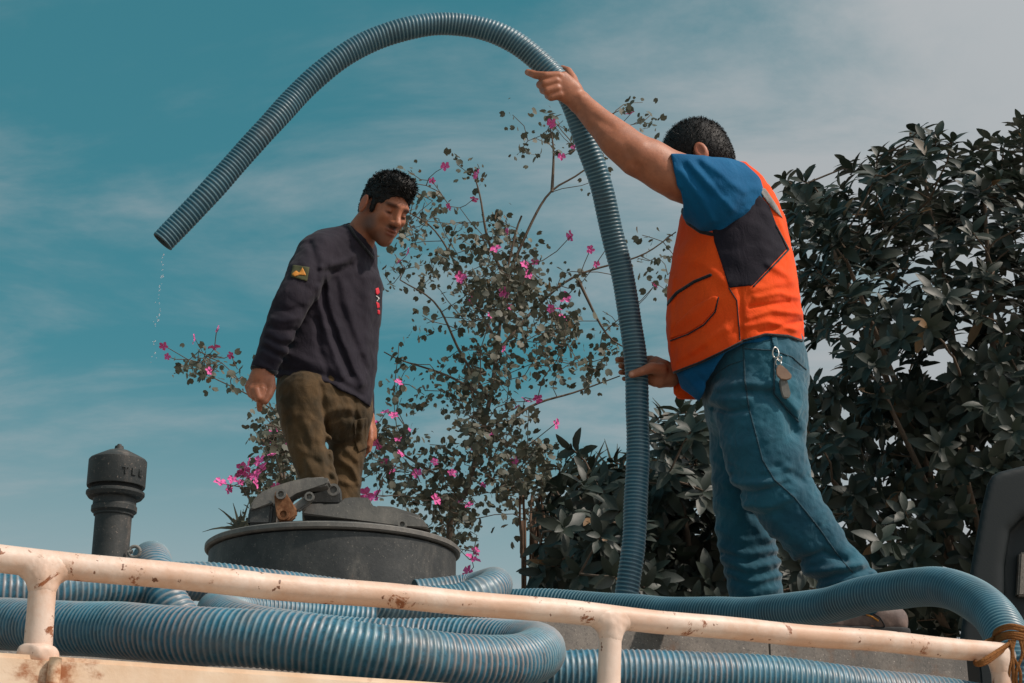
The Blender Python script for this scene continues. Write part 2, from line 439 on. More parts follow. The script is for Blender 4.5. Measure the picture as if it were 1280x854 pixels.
class Field:
    def __init__(s): s.ops = []
    def u(s, p, k=0.01): s.ops.append(('u', p, k)); return s
    def cut(s, p, k=0.004): s.ops.append(('s', p, k)); return s
    def clip(s, p, k=0.004): s.ops.append(('i', p, k)); return s
    def disp(s, f): s.ops.append(('d', f, 0)); return s
    def grow(s, e): s.ops.append(('d', lambda P: np.full(len(P), -e, np.float32), 0)); return s
    def box(s):
        lo = np.min([p.lo for o, p, k in s.ops if o == 'u'], 0); hi = np.max([p.hi for o, p, k in s.ops if o == 'u'], 0); return lo, hi
    def __call__(s, P):
        d = np.full(len(P), 1.0, np.float32)
        bl, bh = P.min(0), P.max(0); X0, X1, X2 = P[:, 0], P[:, 1], P[:, 2]
        for o, p, k in s.ops:
            if o == 'd': d = d + p(P); continue
            if getattr(p, 'lo', None) is not None:
                l, h = p.lo, p.hi
                if (bl > h).any() or (bh < l).any(): continue
                if (bl >= l).all() and (bh <= h).all(): ix = slice(None); q = p(P); e = d
                else:
                    ix = np.nonzero((X0 >= l[0]) & (X0 <= h[0]) & (X1 >= l[1]) & (X1 <= h[1]) & (X2 >= l[2]) & (X2 <= h[2]))[0]
                    if not len(ix): continue
                    q = p(P[ix]); e = d[ix]
            else: ix = slice(None); q = p(P); e = d
            if o == 'u': r = smin(e, q, k)
            elif o == 's': r = -smin(-e, q, k)
            else: r = -smin(-e, -q, k)
            d[ix] = r
        return d
def creases(lst, Yc, soft=0.05):
    """cloth folds: (pixel polyline, height m, width px); only on the side nearer than Yc"""
    def f(P):
        px, py, sc = proj(P); out = np.zeros(len(P), np.float32)
        front = np.clip((Yc - P[:, 1]) / soft + 0.5, 0, 1)
        for pts, amp, w in lst:
            xs = [p[0] for p in pts]; ys = [p[1] for p in pts]; e = 3 * w
            ix = np.nonzero((px > min(xs) - e) & (px < max(xs) + e) & (py > min(ys) - e) & (py < max(ys) + e))[0]
            if len(ix):
                # taper at both ends by distance along the run
                dd = polyline_d(px[ix], py[ix], pts)
                out[ix] -= amp * np.exp(-(dd / w) ** 2) * front[ix]
        return out
    return f
def ripples(seed, amp, wl, n=7, stretch=(1, 1, 1)):
    rs = np.random.RandomState(seed); D = rs.normal(size=(n, 3)) * np.array(stretch); D /= np.linalg.norm(D, axis=1)[:, None]
    K = (D * (2 * np.pi / (wl * rs.uniform(0.6, 1.7, (n, 1))))).astype(np.float32); ph = rs.uniform(0, 6.28, n).astype(np.float32)
    def f(P):
        o = np.zeros(len(P), np.float32)
        w = np.sin(P @ K[0] * 0.5 + ph[1])
        for i in range(n): o += np.sin(P @ K[i] + ph[i] + 1.3 * w)
        return -o * (amp / math.sqrt(n))
    return f
def mesh_field(name, f, res, box=None, B=8, one=False):
    lo, hi = f.box() if box is None else (np.array(box[0], np.float32), np.array(box[1], np.float32))
    n = np.ceil((hi - lo) / res).astype(int) + 2
    nb = -(-n // B); n = nb * B + 1
    ib = np.stack(np.meshgrid(*[np.arange(k) for k in nb], indexing='ij'), -1).reshape(-1, 3)
    cen = (lo + (ib * B + B / 2) * res).astype(np.float32)
    half = B * res * 0.5 * 1.732
    cv = np.concatenate([f(cen[q:q + 4000]) for q in range(0, len(cen), 4000)])
    keep = np.abs(cv) < half * 1.25 + 0.006
    D = np.ones(n, np.float32)
    g = np.stack(np.meshgrid(*[np.arange(B + 1)] * 3, indexing='ij'), -1).reshape(-1, 3)
    ks = ib[keep]
    ks = ks[np.lexsort((ks[:, 2] // 4, ks[:, 1] // 4, ks[:, 0] // 4))]
    for s in range(0, len(ks), 96):
        I = (ks[s:s + 96, None, :] * B + g[None]).reshape(-1, 3)
        P = (lo + I * res).astype(np.float32)
        D[I[:, 0], I[:, 1], I[:, 2]] = f(P)
    # far cells inside: give them a sign from block centres
    for (i, j, k) in ib[(~keep) & (cv < 0)]:
        D[i * B + 1:(i + 1) * B, j * B + 1:(j + 1) * B, k * B + 1:(k + 1) * B] = -1
        blk = D[i * B:(i + 1) * B + 1, j * B:(j + 1) * B + 1, k * B:(k + 1) * B + 1]; blk[blk == 1.0] = -1
    return surface_nets(name, D, lo, res, one)
def surface_nets(name, D, lo, res, one=False):
    S = D < 0
    c = [S[i:S.shape[0] - 1 + i, j:S.shape[1] - 1 + j, k:S.shape[2] - 1 + k] for i in (0, 1) for j in (0, 1) for k in (0, 1)]
    cnt = np.zeros(c[0].shape, np.int8)
    for x in c: cnt += x
    cells = np.argwhere((cnt > 0) & (cnt < 8))
    off = np.array([(i, j, k) for i in (0, 1) for j in (0, 1) for k in (0, 1)])
    val = np.stack([D[cells[:, 0] + o[0], cells[:, 1] + o[1], cells[:, 2] + o[2]] for o in off], 1)
    E = [(a, b) for a in range(8) for b in range(a + 1, 8) if np.abs(off[a] - off[b]).sum() == 1]
    acc = np.zeros((len(cells), 3)); num = np.zeros(len(cells))
    for a, b in E:
        va, vb = val[:, a], val[:, b]; cr = (va < 0) != (vb < 0)
        t = np.clip(np.where(cr, va / (va - vb + 1e-12), 0), 0.02, 0.98)
        p = off[a] + (off[b] - off[a]) * t[:, None]
        acc += p * cr[:, None]; num += cr
    Vv = lo + (cells + acc / num[:, None]) * res
    idx = np.full(cnt.shape, -1, np.int32); idx[cells[:, 0], cells[:, 1], cells[:, 2]] = np.arange(len(cells))
    quads = []
    for ax in range(3):
        a1, a2 = (ax + 1) % 3, (ax + 2) % 3
        s0 = [slice(None)] * 3; s1 = [slice(None)] * 3; s0[ax] = slice(0, -1); s1[ax] = slice(1, None)
        e = np.argwhere(S[tuple(s0)] != S[tuple(s1)])
        ok = (e[:, a1] > 0) & (e[:, a2] > 0) & (e[:, a1] < cnt.shape[a1]) & (e[:, a2] < cnt.shape[a2]); e = e[ok]
        q = []
        for d1, d2 in ((-1, -1), (0, -1), (0, 0), (-1, 0)):
            w = e.copy(); w[:, a1] += d1; w[:, a2] += d2; q.append(idx[w[:, 0], w[:, 1], w[:, 2]])
        q = np.stack(q, 1); fl = S[e[:, 0], e[:, 1], e[:, 2]]
        q[~fl] = q[~fl][:, ::-1]; quads.append(q[(q >= 0).all(1)])
    if not sum(len(q) for q in quads): return None
    Q = np.concatenate(quads)
    if one: Vv, Q = biggest_piece(Vv, Q)
    me = mesh_np(name, Vv, [Q])
    me.polygons.foreach_set('use_smooth', np.ones(len(me.polygons), bool)); me.update()
    return me
def biggest_piece(V, F):
    lab = np.arange(len(V))
    for _ in range(200):
        m = lab[F].min(1); new = lab.copy()
        for k in range(F.shape[1]): np.minimum.at(new, F[:, k], m)
        new = new[new]
        if (new == lab).all(): break
        lab = new
    u, c = np.unique(lab, return_counts=True); keep = lab == u[np.argmax(c)]
    ix = np.cumsum(keep) - 1
    return V[keep], ix[F[keep[F[:, 0]]]]
def verts_of(me):
    v = np.empty(len(me.vertices) * 3, np.float32); me.vertices.foreach_get('co', v); return v.reshape(-1, 3)
def shell(name, base, off, shape, box, res, ymax, parent, mat, k=0.0015, label=None):
    """a flat piece lying on a garment: base grown by off, kept inside shape, near side only"""
    g = Field(); g.ops = [('d', lambda P: base(P) - off - 1.0, 0)]
    g.clip(shape, k); g.clip(Half((0, ymax, 0), (0, 1, 0)), k)
    # drop the solid inside, keep a thin skin
    g.clip(type('S', (), {'lo': None, '__call__': lambda s, P: -(base(P) + 0.006)})(), k)
    me = mesh_field(name, g, res, box, one=True)
    if me is None: print('EMPTY SHELL', name); return parent
    return put(name, me, mat, parent, label)
def pxbox(pts, Y, dy=0.35, e=6):
    xs = [p[0] for p in pts]; ys = [p[1] for p in pts]
    A = [at(x, y, Y + q) for x in (min(xs) - e, max(xs) + e) for y in (min(ys) - e, max(ys) + e) for q in (-dy, dy)]
    A = np.array([tuple(a) for a in A]); lo = A.min(0); hi = A.max(0); lo[1] = Y - dy; hi[1] = Y + dy
    return lo, hi
# ------------------------------------------------------------------ people
SKIN = np.array(srgb(172, 108, 78)); LIP = np.array(srgb(138, 72, 62)); STUB = np.array(srgb(92, 64, 52)); HAIR_LID_SHADE = np.array(srgb(26, 22, 20)); NAIL = np.array(srgb(214, 158, 136))
def head_frame(yaw_fwd, pitch, roll=0):
    """columns: forward, left, up"""
    f = Vector((yaw_fwd[0], yaw_fwd[1], 0)).normalized(); up = Vector((0, 0, 1)); l = up.cross(f)
    fw = f * math.cos(pitch) - up * math.sin(pitch); u = up * math.cos(pitch) + f * math.sin(pitch)
    if roll:
        q = Matrix.Rotation(roll, 3, fw); l = q @ l; u = q @ u
    return np.array([fw, l, u], np.float32).T
def add_head(F, O, R, s, wy=1.0):
    O = V3(O)
    W_ = lambda x, y, z: O + R @ np.array([x, y * wy, z], np.float32) * s
    e = lambda c, r, **k: Ell(W_(*c), [r[0] * s, r[1] * s * wy, r[2] * s], R, **k)
    F.u(e((-0.012, 0, 0.048), (0.098, 0.076, 0.088)), 0.01)
    F.u(e((0.030, 0, -0.022), (0.066, 0.056, 0.082)), 0.03)
    F.u(e((0.052, 0, -0.078), (0.038, 0.035, 0.034)), 0.03)
    F.u(e((0.074, 0, -0.104), (0.020, 0.024, 0.018)), 0.025)
    for y in (-1, 1):
        F.u(e((0.012, y * 0.041, -0.060), (0.040, 0.014, 0.028)), 0.03)
        F.u(e((0.064, y * 0.042, -0.018), (0.022, 0.018, 0.016)), 0.025)
    F.u(e((0.080, 0, 0.026), (0.018, 0.052, 0.014)), 0.02)
    for y in (-1, 1): F.cut(e((0.100, y * 0.033, 0.002), (0.018, 0.020, 0.014)), 0.014)
    F.u(Tube([W_(0.090, 0, 0.018), W_(0.104, 0, -0.012), W_(0.116, 0, -0.032)], [0.008 * s, 0.010 * s, 0.0125 * s]), 0.014)
    for y in (-1, 1):
        F.u(e((0.102, y * 0.014, -0.036), (0.012, 0.009, 0.009)), 0.008)
        F.u(e((0.076, y * 0.033, 0.000), (0.0145, 0.0155, 0.0145)), 0.004)        # lids over the eyeballs
        F.cut(e((0.094, y * 0.033, -0.006), (0.010, 0.013, 0.0032)), 0.003)
        F.u(e((-0.010, y * 0.079 / wy ** 1.4, -0.004), (0.021, 0.010, 0.034)), 0.005)
        F.cut(e((-0.005, y * 0.089 / wy ** 1.4, 0.000), (0.012, 0.006, 0.021)), 0.005)
    F.u(e((0.094, 0, -0.061), (0.013, 0.025, 0.0065)), 0.006)
    F.u(e((0.092, 0, -0.074), (0.013, 0.021, 0.0070)), 0.006)
    F.cut(e((0.106, 0, -0.0675), (0.010, 0.022, 0.0022)), 0.003)
    return W_
def skin_colours(me, O, R, s, face=True, stubble=1.0, tips=()):
    P = verts_of(me); C = np.tile(SKIN, (len(P), 1))
    q = ((P - V3(O)) @ R) / s
    def blend(w, col):
        nonlocal C; C = C * (1 - w[:, None]) + col * w[:, None]
    g = lambda c, r: np.exp(-(((q - np.array(c)) / np.array(r)) ** 2).sum(1) ** 2)
    if face:
        st = np.maximum.reduce([g((0.06, 0, -0.095), (0.05, 0.06, 0.035)), g((0.02, 0.05, -0.065), (0.05, 0.03, 0.035)), g((0.02, -0.05, -0.065), (0.05, 0.03, 0.035))])
        blend(st * 0.85 * stubble, STUB)
        blend(g((0.10, 0, -0.050), (0.03, 0.034, 0.009)) * 0.9 * stubble, HAIR_LID_SHADE)             # moustache
        blend(np.maximum(g((0.10, 0, -0.061), (0.03, 0.024, 0.006)), g((0.10, 0, -0.075), (0.03, 0.021, 0.007))) * 0.8, LIP)
        for y in (-1, 1):
            blend(g((0.09, y * 0.034, 0.023), (0.03, 0.027, 0.0080)) * 0.97, HAIR_LID_SHADE)
            blend(g((0.09, y * 0.033, -0.005), (0.02, 0.015, 0.0048)) * 0.95, HAIR_LID_SHADE)  # lash line, with the lid shadow painted into the same dark colour
            blend(g((-0.008, y * 0.082, 0.0), (0.022, 0.014, 0.034)) * 0.35, np.array(srgb(190, 92, 70)))
    for t, r in tips:
        w = np.exp(-(((P - V3(t)) ** 2).sum(1) / r ** 2) ** 2); blend(w * 0.75, NAIL)
    vcol(me, C)
def hair_field(O, R, s, base, short, wy=1.0):
    O = V3(O)
    W_ = lambda x, y, z: O + R @ np.array([x, y * wy, z], np.float32) * s
    H = Field()
    e = lambda c, r: Ell(W_(*c), [r[0] * s, r[1] * s * wy, r[2] * s], R)
    t = 0.007 if short else 0.006
    H.u(e((-0.012, 0, 0.048), (0.098 + t, 0.076 + (t if short else 0.007), 0.088 + t)), 0.01)
    H.u(e((-0.050, 0, -0.010), (0.062 + t * .6, 0.062 + t * .6, 0.066)), 0.03)     # nape
    if not short:
        H.u(e((0.052, 0, 0.102), (0.050, 0.058, 0.030)), 0.03)                    # fuller on top and front
    # hairline: clear the face, then round the ears
    H.cut(e((0.120, 0, -0.010), (0.084 if short else 0.075, 0.100, 0.084 if short else 0.078)), 0.006)
    H.cut(e((0.068, 0, -0.075), (0.080, 0.12, 0.080)), 0.006)
    for y in (-1, 1): H.cut(e((-0.004, y * 0.082, -0.012), (0.025, 0.03, 0.036)), 0.004)
    if not short:
        for y in (-1, 1): H.u(e((0.022, y * 0.070, 0.004), (0.012, 0.010, 0.030)), 0.006)
    H.cut(Half(W_(-0.04, 0, -0.070), R @ np.array([0, 0, 1], np.float32)), 0.004)
    amp = 0.0005 if short else 0.0016
    H.disp(ripples(5, amp, 0.012 if short else 0.018, 9)); H.disp(ripples(8, amp * 0.7, 0.008, 6))
    return H
def hair_mesh(O, R, s, short, seed):
    base = mesh_field('hair', hair_field(O, R, s, None, short, 1.0 if short else 0.9), 0.0034)
    base.update(); V = verts_of(base); Nn = np.empty(len(V) * 3, np.float32); base.vertices.foreach_get('normal', Nn); Nn = Nn.reshape(-1, 3)
    F = np.empty(len(base.polygons) * 4, np.int32); base.loops.foreach_get('vertex_index', F); F = F.reshape(-1, 4)
    rs = np.random.RandomState(seed); n = 6500 if not short else 12000
    ix = rs.randint(0, len(V), n); p = V[ix]; q = ((p - V3(O)) @ R) / s
    top = np.clip((q[:, 2] - 0.01) / 0.11, 0, 1)
    L = (0.010 + 0.006 * top) if short else (0.006 + 0.013 * top ** 1.3)
    L = L * rs.uniform(0.6, 1.3, n) * s
    fwd = np.array(R)[:, 0]; up = np.array(R)[:, 2]
    d = Nn[ix] * (0.16 if short else 0.6) + fwd * (0.25 if not short else -0.25) - up * (0.55 * (1 - top))[:, None] + rs.normal(0, 0.22 if short else 0.42, (n, 3))
    d /= np.linalg.norm(d, axis=1)[:, None]; sd = np.cross(d, rs.normal(0, 1, (n, 3))); sd /= np.linalg.norm(sd, axis=1)[:, None] + 1e-9
    w = (0.0008 if short else 0.0013) * s
    root = p - Nn[ix] * 0.004; mid = root + d * (L * 0.55)[:, None] + Nn[ix] * 0.003; tip = root + d * L[:, None] + (fwd * 0.15 - up * 0.2) * L[:, None]
    SV = np.stack([root - sd * w, root + sd * w, mid - sd * w * 0.8, mid + sd * w * 0.8, tip], 1).reshape(-1, 3)
    o = (np.arange(n) * 5)[:, None] + len(V)
    return mesh_np('hair', np.concatenate([V, SV]), [np.concatenate([F, o + np.array([[0, 1, 3, 2]])]), o + np.array([[2, 3, 4]])])
def arc_pts(*a): return [Vector(x) for x in a]

# ================= the worker in the orange vest
Y2 = 4.5
T2 = lambda x, y, dy=0.0: at(x, y, Y2 + dy)
m2 = lambda n, y: n * mpp(y, Y2)
def nodes2(lst):   # (x, y, dy, half width px, half depth m)
    return [(T2(x, y, dy), m2(a, y), b) for x, y, dy, a, b in lst]
vest_n = [(916, 238, 0, 42, 0.175), (914, 285, 0, 66, 0.215), (915, 342, 0, 79, 0.215), (918, 402, 0, 86, 0.210), (921, 455, 0, 84, 0.200)]
pel_n = [(936, 430, 0, 66, 0.175), (942, 470, 0, 69, 0.190), (944, 500, 0, 64, 0.185)]
nleg = [(950, 500, -0.085, 60, 0.105), (956, 560, -0.10, 50, 0.098), (972, 612, -0.11, 43, 0.085), (1001, 652, -0.11, 38, 0.075), (1037, 699, -0.10, 32, 0.068), (1064, 733, -0.10, 34, 0.074), (1074, 746, -0.10, 35, 0.076)]
fleg = [(938, 500, 0.085, 55, 0.105), (931, 560, 0.10, 45, 0.095), (928, 612, 0.10, 38, 0.085), (932, 670, 0.10, 37, 0.075), (944, 735, 0.10, 34, 0.070), (950, 782, 0.10, 33, 0.070)]
SOLE2 = at(1085, 797, Y2 - 0.10).z
body = Field()
O2 = T2(872, 203); R2 = head_frame((-1, 0.10), math.radians(22)); S2 = 0.98
add_head(body, O2, R2, S2)
body.u(Tube([T2(916, 252), T2(893, 210)], [0.060, 0.058]), 0.02)
shr = lambda L, f: [(x, y, dy, a * f, b * f) for x, y, dy, a, b in L]
body.u(Loft(nodes2([(918, 262, 0, 30, 0.12)] + shr(vest_n[1:4], 0.84) + [(932, 448, 0, 56, 0.15)])), 0.03); body.u(Loft(nodes2(shr(pel_n, 0.86))), 0.04)
body.u(Loft(nodes2(shr(nleg, 0.72))), 0.03); body.u(Loft(nodes2(shr(fleg, 0.72))), 0.03)
body.u(Tube([T2(1080, 760, -0.10), T2(1088, 782, -0.10)], 0.04), 0.02); body.u(Tube([T2(950, 780, 0.10), T2(952, 800, 0.10)], 0.04), 0.02)
# raised left arm and its hand on the hose
HD = -0.235    # the raised arm hangs out over the near side; the hose passes just behind the hand
sh = T2(900, 238, -0.17); el = T2(797, 196, -0.27); wr = T2(725, 130, HD - 0.02)
body.u(Loft([(sh, 0.078, 0.07), (T2(850, 222, -0.225), 0.072, 0.068), (T2(818, 206, -0.255), 0.061, 0.060), (el, 0.060, 0.058), (T2(774, 176, -0.268), 0.056, 0.052), (T2(748, 152, -0.262), 0.042, 0.042), (T2(728, 131, HD - 0.022), 0.034, 0.031)], dep=(0, 1, 0)), 0.02)
body.u(Ell(T2(770, 180, -0.285), (0.058, 0.030, 0.030), head_frame((1, 0), math.radians(42))), 0.03)
body.u(Ell(T2(832, 222, -0.262), (0.060, 0.040, 0.040), head_frame((1, 0), math.radians(20))), 0.03)
body.u(Ell(T2(815, 190, -0.262), (0.050, 0.034, 0.030), head_frame((1, 0), math.radians(24))), 0.03)
body.disp(creases([([(782, 186), (792, 200), (800, 216)], -0.004, 5), ([(788, 205), (800, 208)], -0.003, 4), ([(735, 150), (760, 172), (780, 186)], 0.0025, 5), ([(742, 146), (765, 160)], -0.002, 4), ([(726, 120), (716, 108)], 0.002, 2.5), ([(722, 126), (706, 110)], -0.0015, 2), ([(728, 134), (722, 142)], -0.002, 2)], Y2 - 0.15))
pk = lambda x, y, d: T2(x, y, HD + d)
body.u(Loft([(pk(722, 125, -0.02), 0.033, 0.024), (pk(708, 112, -0.035), 0.042, 0.020), (pk(697, 104, -0.040), 0.045, 0.018)], dep=(0, 1, 0)), 0.016)
fr = 0.0098
fing = [
    ([pk(698, 95, -0.050), pk(682, 95, -0.058), pk(670, 94, -0.042), pk(660, 90.5, -0.020)], 0.0120),
    ([pk(695, 102, -0.052), pk(681, 105, -0.058), pk(675, 106, -0.030), pk(680, 101, 0.000)], 0.0120),
    ([pk(696, 111, -0.050), pk(684, 114, -0.054), pk(679, 113, -0.026), pk(684, 108, 0.004)], 0.0118),
    ([pk(700, 119, -0.044), pk(689, 122, -0.046), pk(685, 120, -0.022), pk(690, 115, 0.004)], 0.0105)]
for p, r in fing: body.u(Tube(p, [r * 1.15, r * 1.05, r, r * 0.85]), 0.005)
body.u(Tube([pk(719, 112, -0.025), pk(716, 99, 0.000), pk(710, 89, 0.022), pk(703, 86, 0.045)], [0.018, 0.0145, 0.0125, 0.0105]), 0.012)
tips2 = [(pk(660, 90.5, -0.030), 0.008)]
# right forearm and hand holding the hose below the vest
LH = 0.02
q = lambda x, y, d: T2(x, y, LH + d)
body.u(Loft([(T2(915, 300, 0.20), 0.06, 0.06), (T2(890, 410, 0.26), 0.052, 0.05), (T2(848, 468, 0.13), 0.040, 0.038), (q(836, 468, 0.035), 0.033, 0.028)]), 0.02)
body.u(Loft([(q(838, 469, 0.03), 0.036, 0.027), (q(825, 467, 0.018), 0.046, 0.024), (q(813, 462, 0.026), 0.047, 0.020)], dep=(0, 1, 0)), 0.016)
for y0, y1, xt, r in ((450, 450, 772, 0.0100), (458, 458, 776, 0.0098), (466, 466, 776, 0.0095), (474, 474, 780, 0.0085)):
    body.u(Tube([q(814, y0 - 1, 0.035), q(803, y0, 0.056), q(788, y1, 0.056), q(xt, y1 - 0.5, 0.040)], [r * 1.15, r * 1.1, r, r * 0.85]), 0.004)
body.u(Tube([q(826, 463, -0.005), q(814, 460, -0.030), q(803, 464, -0.047), q(790, 468, -0.050)], [0.021, 0.0165, 0.0135, 0.0112]), 0.01)
tips2.append((q(789, 468, -0.060), 0.008))
me = mesh_field('person', body, 0.0036)
skin_colours(me, O2, R2, S2, True, 0.6, tips2)
man2 = put('person', me, MAT['skin'], None, 'person in orange safety vest and blue jeans holding the hose up with both hands', 'person', 'workers on the tank')
put('hair', hair_mesh(O2, R2, S2, True, 1), MAT['hair'], man2, smooth=True)

# blue t-shirt
shirt = Field()
shirt.u(Loft(nodes2([(x, y, d, a * 0.955, b * 0.955) for x, y, d, a, b in vest_n] + [(915, 485, 0, 62, 0.17)])), 0.02)
shirt.clip(Poly([(880, 206), (908, 204), (930, 222), (955, 250), (975, 290), (990, 340), (996, 424), (930, 430), (906, 441), (889, 468), (874, 502), (852, 486), (843, 462), (838, 330), (850, 250)]), 0.006)
slv = [(T2(912, 246, -0.13), m2(49, 246), 0.105), (T2(888, 243, -0.195), m2(46, 243), 0.10), (T2(862, 229, -0.225), m2(37, 229), 0.088), (T2(840, 219, -0.238), m2(33, 219), 0.080), (T2(800, 205, -0.25), m2(30, 219), 0.074)]
sleeve = Field().u(Loft(slv), 0.02).clip(Poly([(838, 192), (880, 194), (906, 195), (930, 204), (960, 230), (960, 320), (858, 330), (852, 254)]), 0.004)
class FU:      # a field used as a primitive
    def __init__(s, f): s.f = f; s.lo, s.hi = f.box()
    def __call__(s, P): return s.f(P)
shirt.u(FU(sleeve), 0.015)
shirt.disp(creases([([(862, 203), (895, 238), (915, 262)], 0.007, 5), ([(880, 200), (912, 226), (930, 240)], 0.006, 5), ([(851, 215), (878, 250), (890, 275)], 0.006, 5),
    ([(871, 203), (904, 245)], -0.005, 4), ([(856, 208), (885, 245)], -0.005, 4), ([(900, 290), (935, 262)], 0.005, 5), ([(850, 240), (868, 285)], -0.005, 5),
    ([(855, 470), (875, 490)], 0.004, 4), ([(866, 463), (884, 480)], -0.004, 3)], Y2 - 0.02))
shirt.disp(ripples(21, 0.0014, 0.07))
put('t_shirt', mesh_field('t_shirt', shirt, 0.0042), MAT['blue'], man2)
# white print along the sleeve top
# orange vest
vest = Field()
vest.u(Loft(nodes2(vest_n)), 0.02)
vest_out = [(913, 201), (932, 203), (952, 219), (968, 243), (983, 276), (992, 318), (1000, 365), (1004, 400), (1004, 428), (985, 421), (957, 419), (930, 427), (903, 441), (876, 454), (842, 467), (836, 440), (832, 400), (834, 360), (838, 335), (845, 292), (853, 262), (862, 230), (890, 206)]
vest.clip(Poly(vest_out), 0.005)
vcr = [([(936, 398), (965, 388), (1000, 392)], 0.006, 4), ([(930, 408), (960, 402), (995, 412)], 0.006, 4), ([(945, 372), (975, 366), (996, 372)], 0.005, 4), ([(938, 384), (985, 378)], -0.005, 3),
    ([(950, 415), (1000, 402)], -0.005, 3), ([(866, 440), (890, 422), (908, 412)], 0.005, 5), ([(850, 455), (880, 436)], -0.004, 4), ([(842, 405), (870, 392), (890, 372)], 0.005, 8),
    ([(848, 320), (880, 330), (905, 352)], 0.004, 7), ([(960, 330), (985, 345)], 0.005, 5), ([(940, 362), (990, 352)], 0.004, 5), ([(960, 235), (985, 300)], 0.004, 5),
    ([(925, 360), (928, 425)], -0.004, 3), ([(840, 350), (836, 460)], 0.004, 4)]
vest.disp(creases([(p_, a_ * 1.3, w_) for p_, a_, w_ in vcr], Y2 - 0.02)); vest.disp(ripples(33, 0.0016, 0.09)); vest.disp(ripples(34, 0.0007, 0.035))
vo = put('safety_vest', mesh_field('safety_vest', vest, 0.0042), MAT['orange'], man2)
flap = Field().u(Loft(nodes2([(858, 440, 0.10, 20, 0.03), (858, 490, 0.09, 22, 0.03)])), 0.01).clip(Poly([(839, 440), (880, 440), (872, 500), (848, 499), (842, 492)]), 0.004)
put('vest_flap', mesh_field('vest_flap', flap, 0.004), MAT['orange'], vo)
YS = Y2 - 0.04
def vpart(name, shp, pts, off, mat, par=None, res=0.003, base=None, yy=None, k=0.0012):
    return shell(name, base or vest, off, shp, pxbox(pts, Y2), res, YS if yy is None else yy, par or vo, MAT[mat], k)
pan = [(893, 303), (890, 285), (920, 270), (938, 256), (950, 244), (962, 258), (972, 285), (983, 312), (966, 330), (941, 357), (911, 360), (902, 330)]
vpart('side_panel', Poly(pan), pan, 0.003, 'panel')
edge = [(983, 306), (986, 312), (970, 330), (943, 356), (941, 353), (968, 326)]
vpart('trim', Stroke([(970, 282), (986, 312), (968, 331), (942, 358)], 1.2), edge + [(970, 280)], 0.0045, 'trim')
vpart('trim', Stroke([(852, 262), (860, 279), (876, 290), (890, 293)], 2.4), [(850, 200), (955, 310)], 0.004, 'trim', k=0.001)
vpart('trim', Stroke([(842, 466), (876, 453), (903, 440), (930, 426), (957, 418), (985, 420), (1003, 426)], 1.6), [(840, 410), (1006, 470)], 0.004, 'trim')
vpart('zip', Stroke([(830, 384), (846, 366), (868, 352), (888, 344)], 2.0), [(826, 338), (892, 390)], 0.0045, 'trim')
vpart('pocket_flap', Poly([(836, 424), (846, 404), (866, 384), (892, 370), (898, 371), (893, 388), (878, 405), (860, 416)]), [(834, 366), (900, 426)], 0.0042, 'orange')
vpart('stitch', Stroke([(838, 426), (860, 418), (880, 406), (894, 390), (898, 372)], 0.9), [(834, 366), (900, 430)], 0.005, 'trim', res=0.0026)
vpart('stitch', Stroke([(911, 360), (921, 376), (925, 425)], 0.8), [(906, 355), (930, 430)], 0.004, 'trim', res=0.0026)
vpart('reflective_strip', Poly([(946, 233), (957, 236), (972, 258), (979, 274), (966, 262), (954, 246)]), [(944, 230), (982, 278)], 0.004, 'reflect')
vpart('white_patch', Poly([(923, 219), (934, 223), (938, 230), (926, 228)]), [(920, 216), (940, 232)], 0.0045, 'white', yy=Y2)
# small print on the sleeve
shell('sleeve_print', shirt, 0.0025, Stroke([(866, 200), (874, 202)], 0.8), pxbox([(858, 193), (890, 206)], Y2), 0.003, Y2, man2, MAT['white'])

# jeans
jeans = Field()
jeans.u(Loft(nodes2(pel_n)), 0.02)
jeans.u(Loft(nodes2(fleg)), 0.03)
jeans.u(Loft(nodes2(nleg)), 0.012)
jeans.cut(Half(T2(936, 416), (0.0, 0, -1)), 0.004)
jcr = [([(895, 484), (925, 478), (945, 486)], 0.005, 5), ([(892, 510), (912, 516), (935, 512)], -0.006, 4), ([(890, 500), (935, 498)], 0.004, 5), ([(938, 488), (965, 492), (985, 515), (992, 540)], -0.009, 5),
    ([(935, 480), (968, 484), (994, 510)], 0.005, 5), ([(905, 600), (935, 606), (970, 603)], 0.008, 5), ([(915, 612), (945, 616), (985, 604)], -0.007, 4), ([(930, 632), (955, 636), (990, 622)], 0.006, 5),
    ([(940, 642), (975, 640)], -0.005, 4), ([(970, 585), (990, 592), (1002, 602)], -0.006, 4), ([(958, 590), (985, 586)], 0.004, 4),
    ([(1000, 700), (1030, 690), (1056, 702)], -0.007, 5), ([(1008, 716), (1040, 712), (1076, 706)], 0.008, 5), ([(1015, 728), (1050, 720), (1085, 714)], -0.006, 4), ([(985, 668), (1010, 690)], 0.005, 6),
    ([(1020, 735), (1060, 722), (1092, 716)], 0.007, 4),
    ([(896, 662), (925, 676), (968, 672)], 0.006, 5), ([(898, 682), (930, 694), (974, 686)], 0.007, 4), ([(900, 672), (930, 684), (972, 680)], -0.006, 4), ([(902, 700), (935, 712), (978, 702)], 0.008, 4),
    ([(904, 692), (935, 702), (976, 694)], -0.007, 3.5), ([(908, 716), (940, 728), (980, 718)], 0.008, 4), ([(906, 708), (935, 720), (978, 710)], -0.007, 3.5), ([(914, 732), (945, 742), (982, 734)], 0.008, 4), ([(912, 724), (945, 735), (982, 726)], -0.006, 3.5),
    ([(900, 560), (915, 600), (930, 640), (960, 675)], 0.005, 6), ([(890, 575), (910, 590)], 0.004, 5), ([(893, 600), (915, 615)], 0.004, 5), ([(895, 625), (918, 640)], 0.004, 5)]
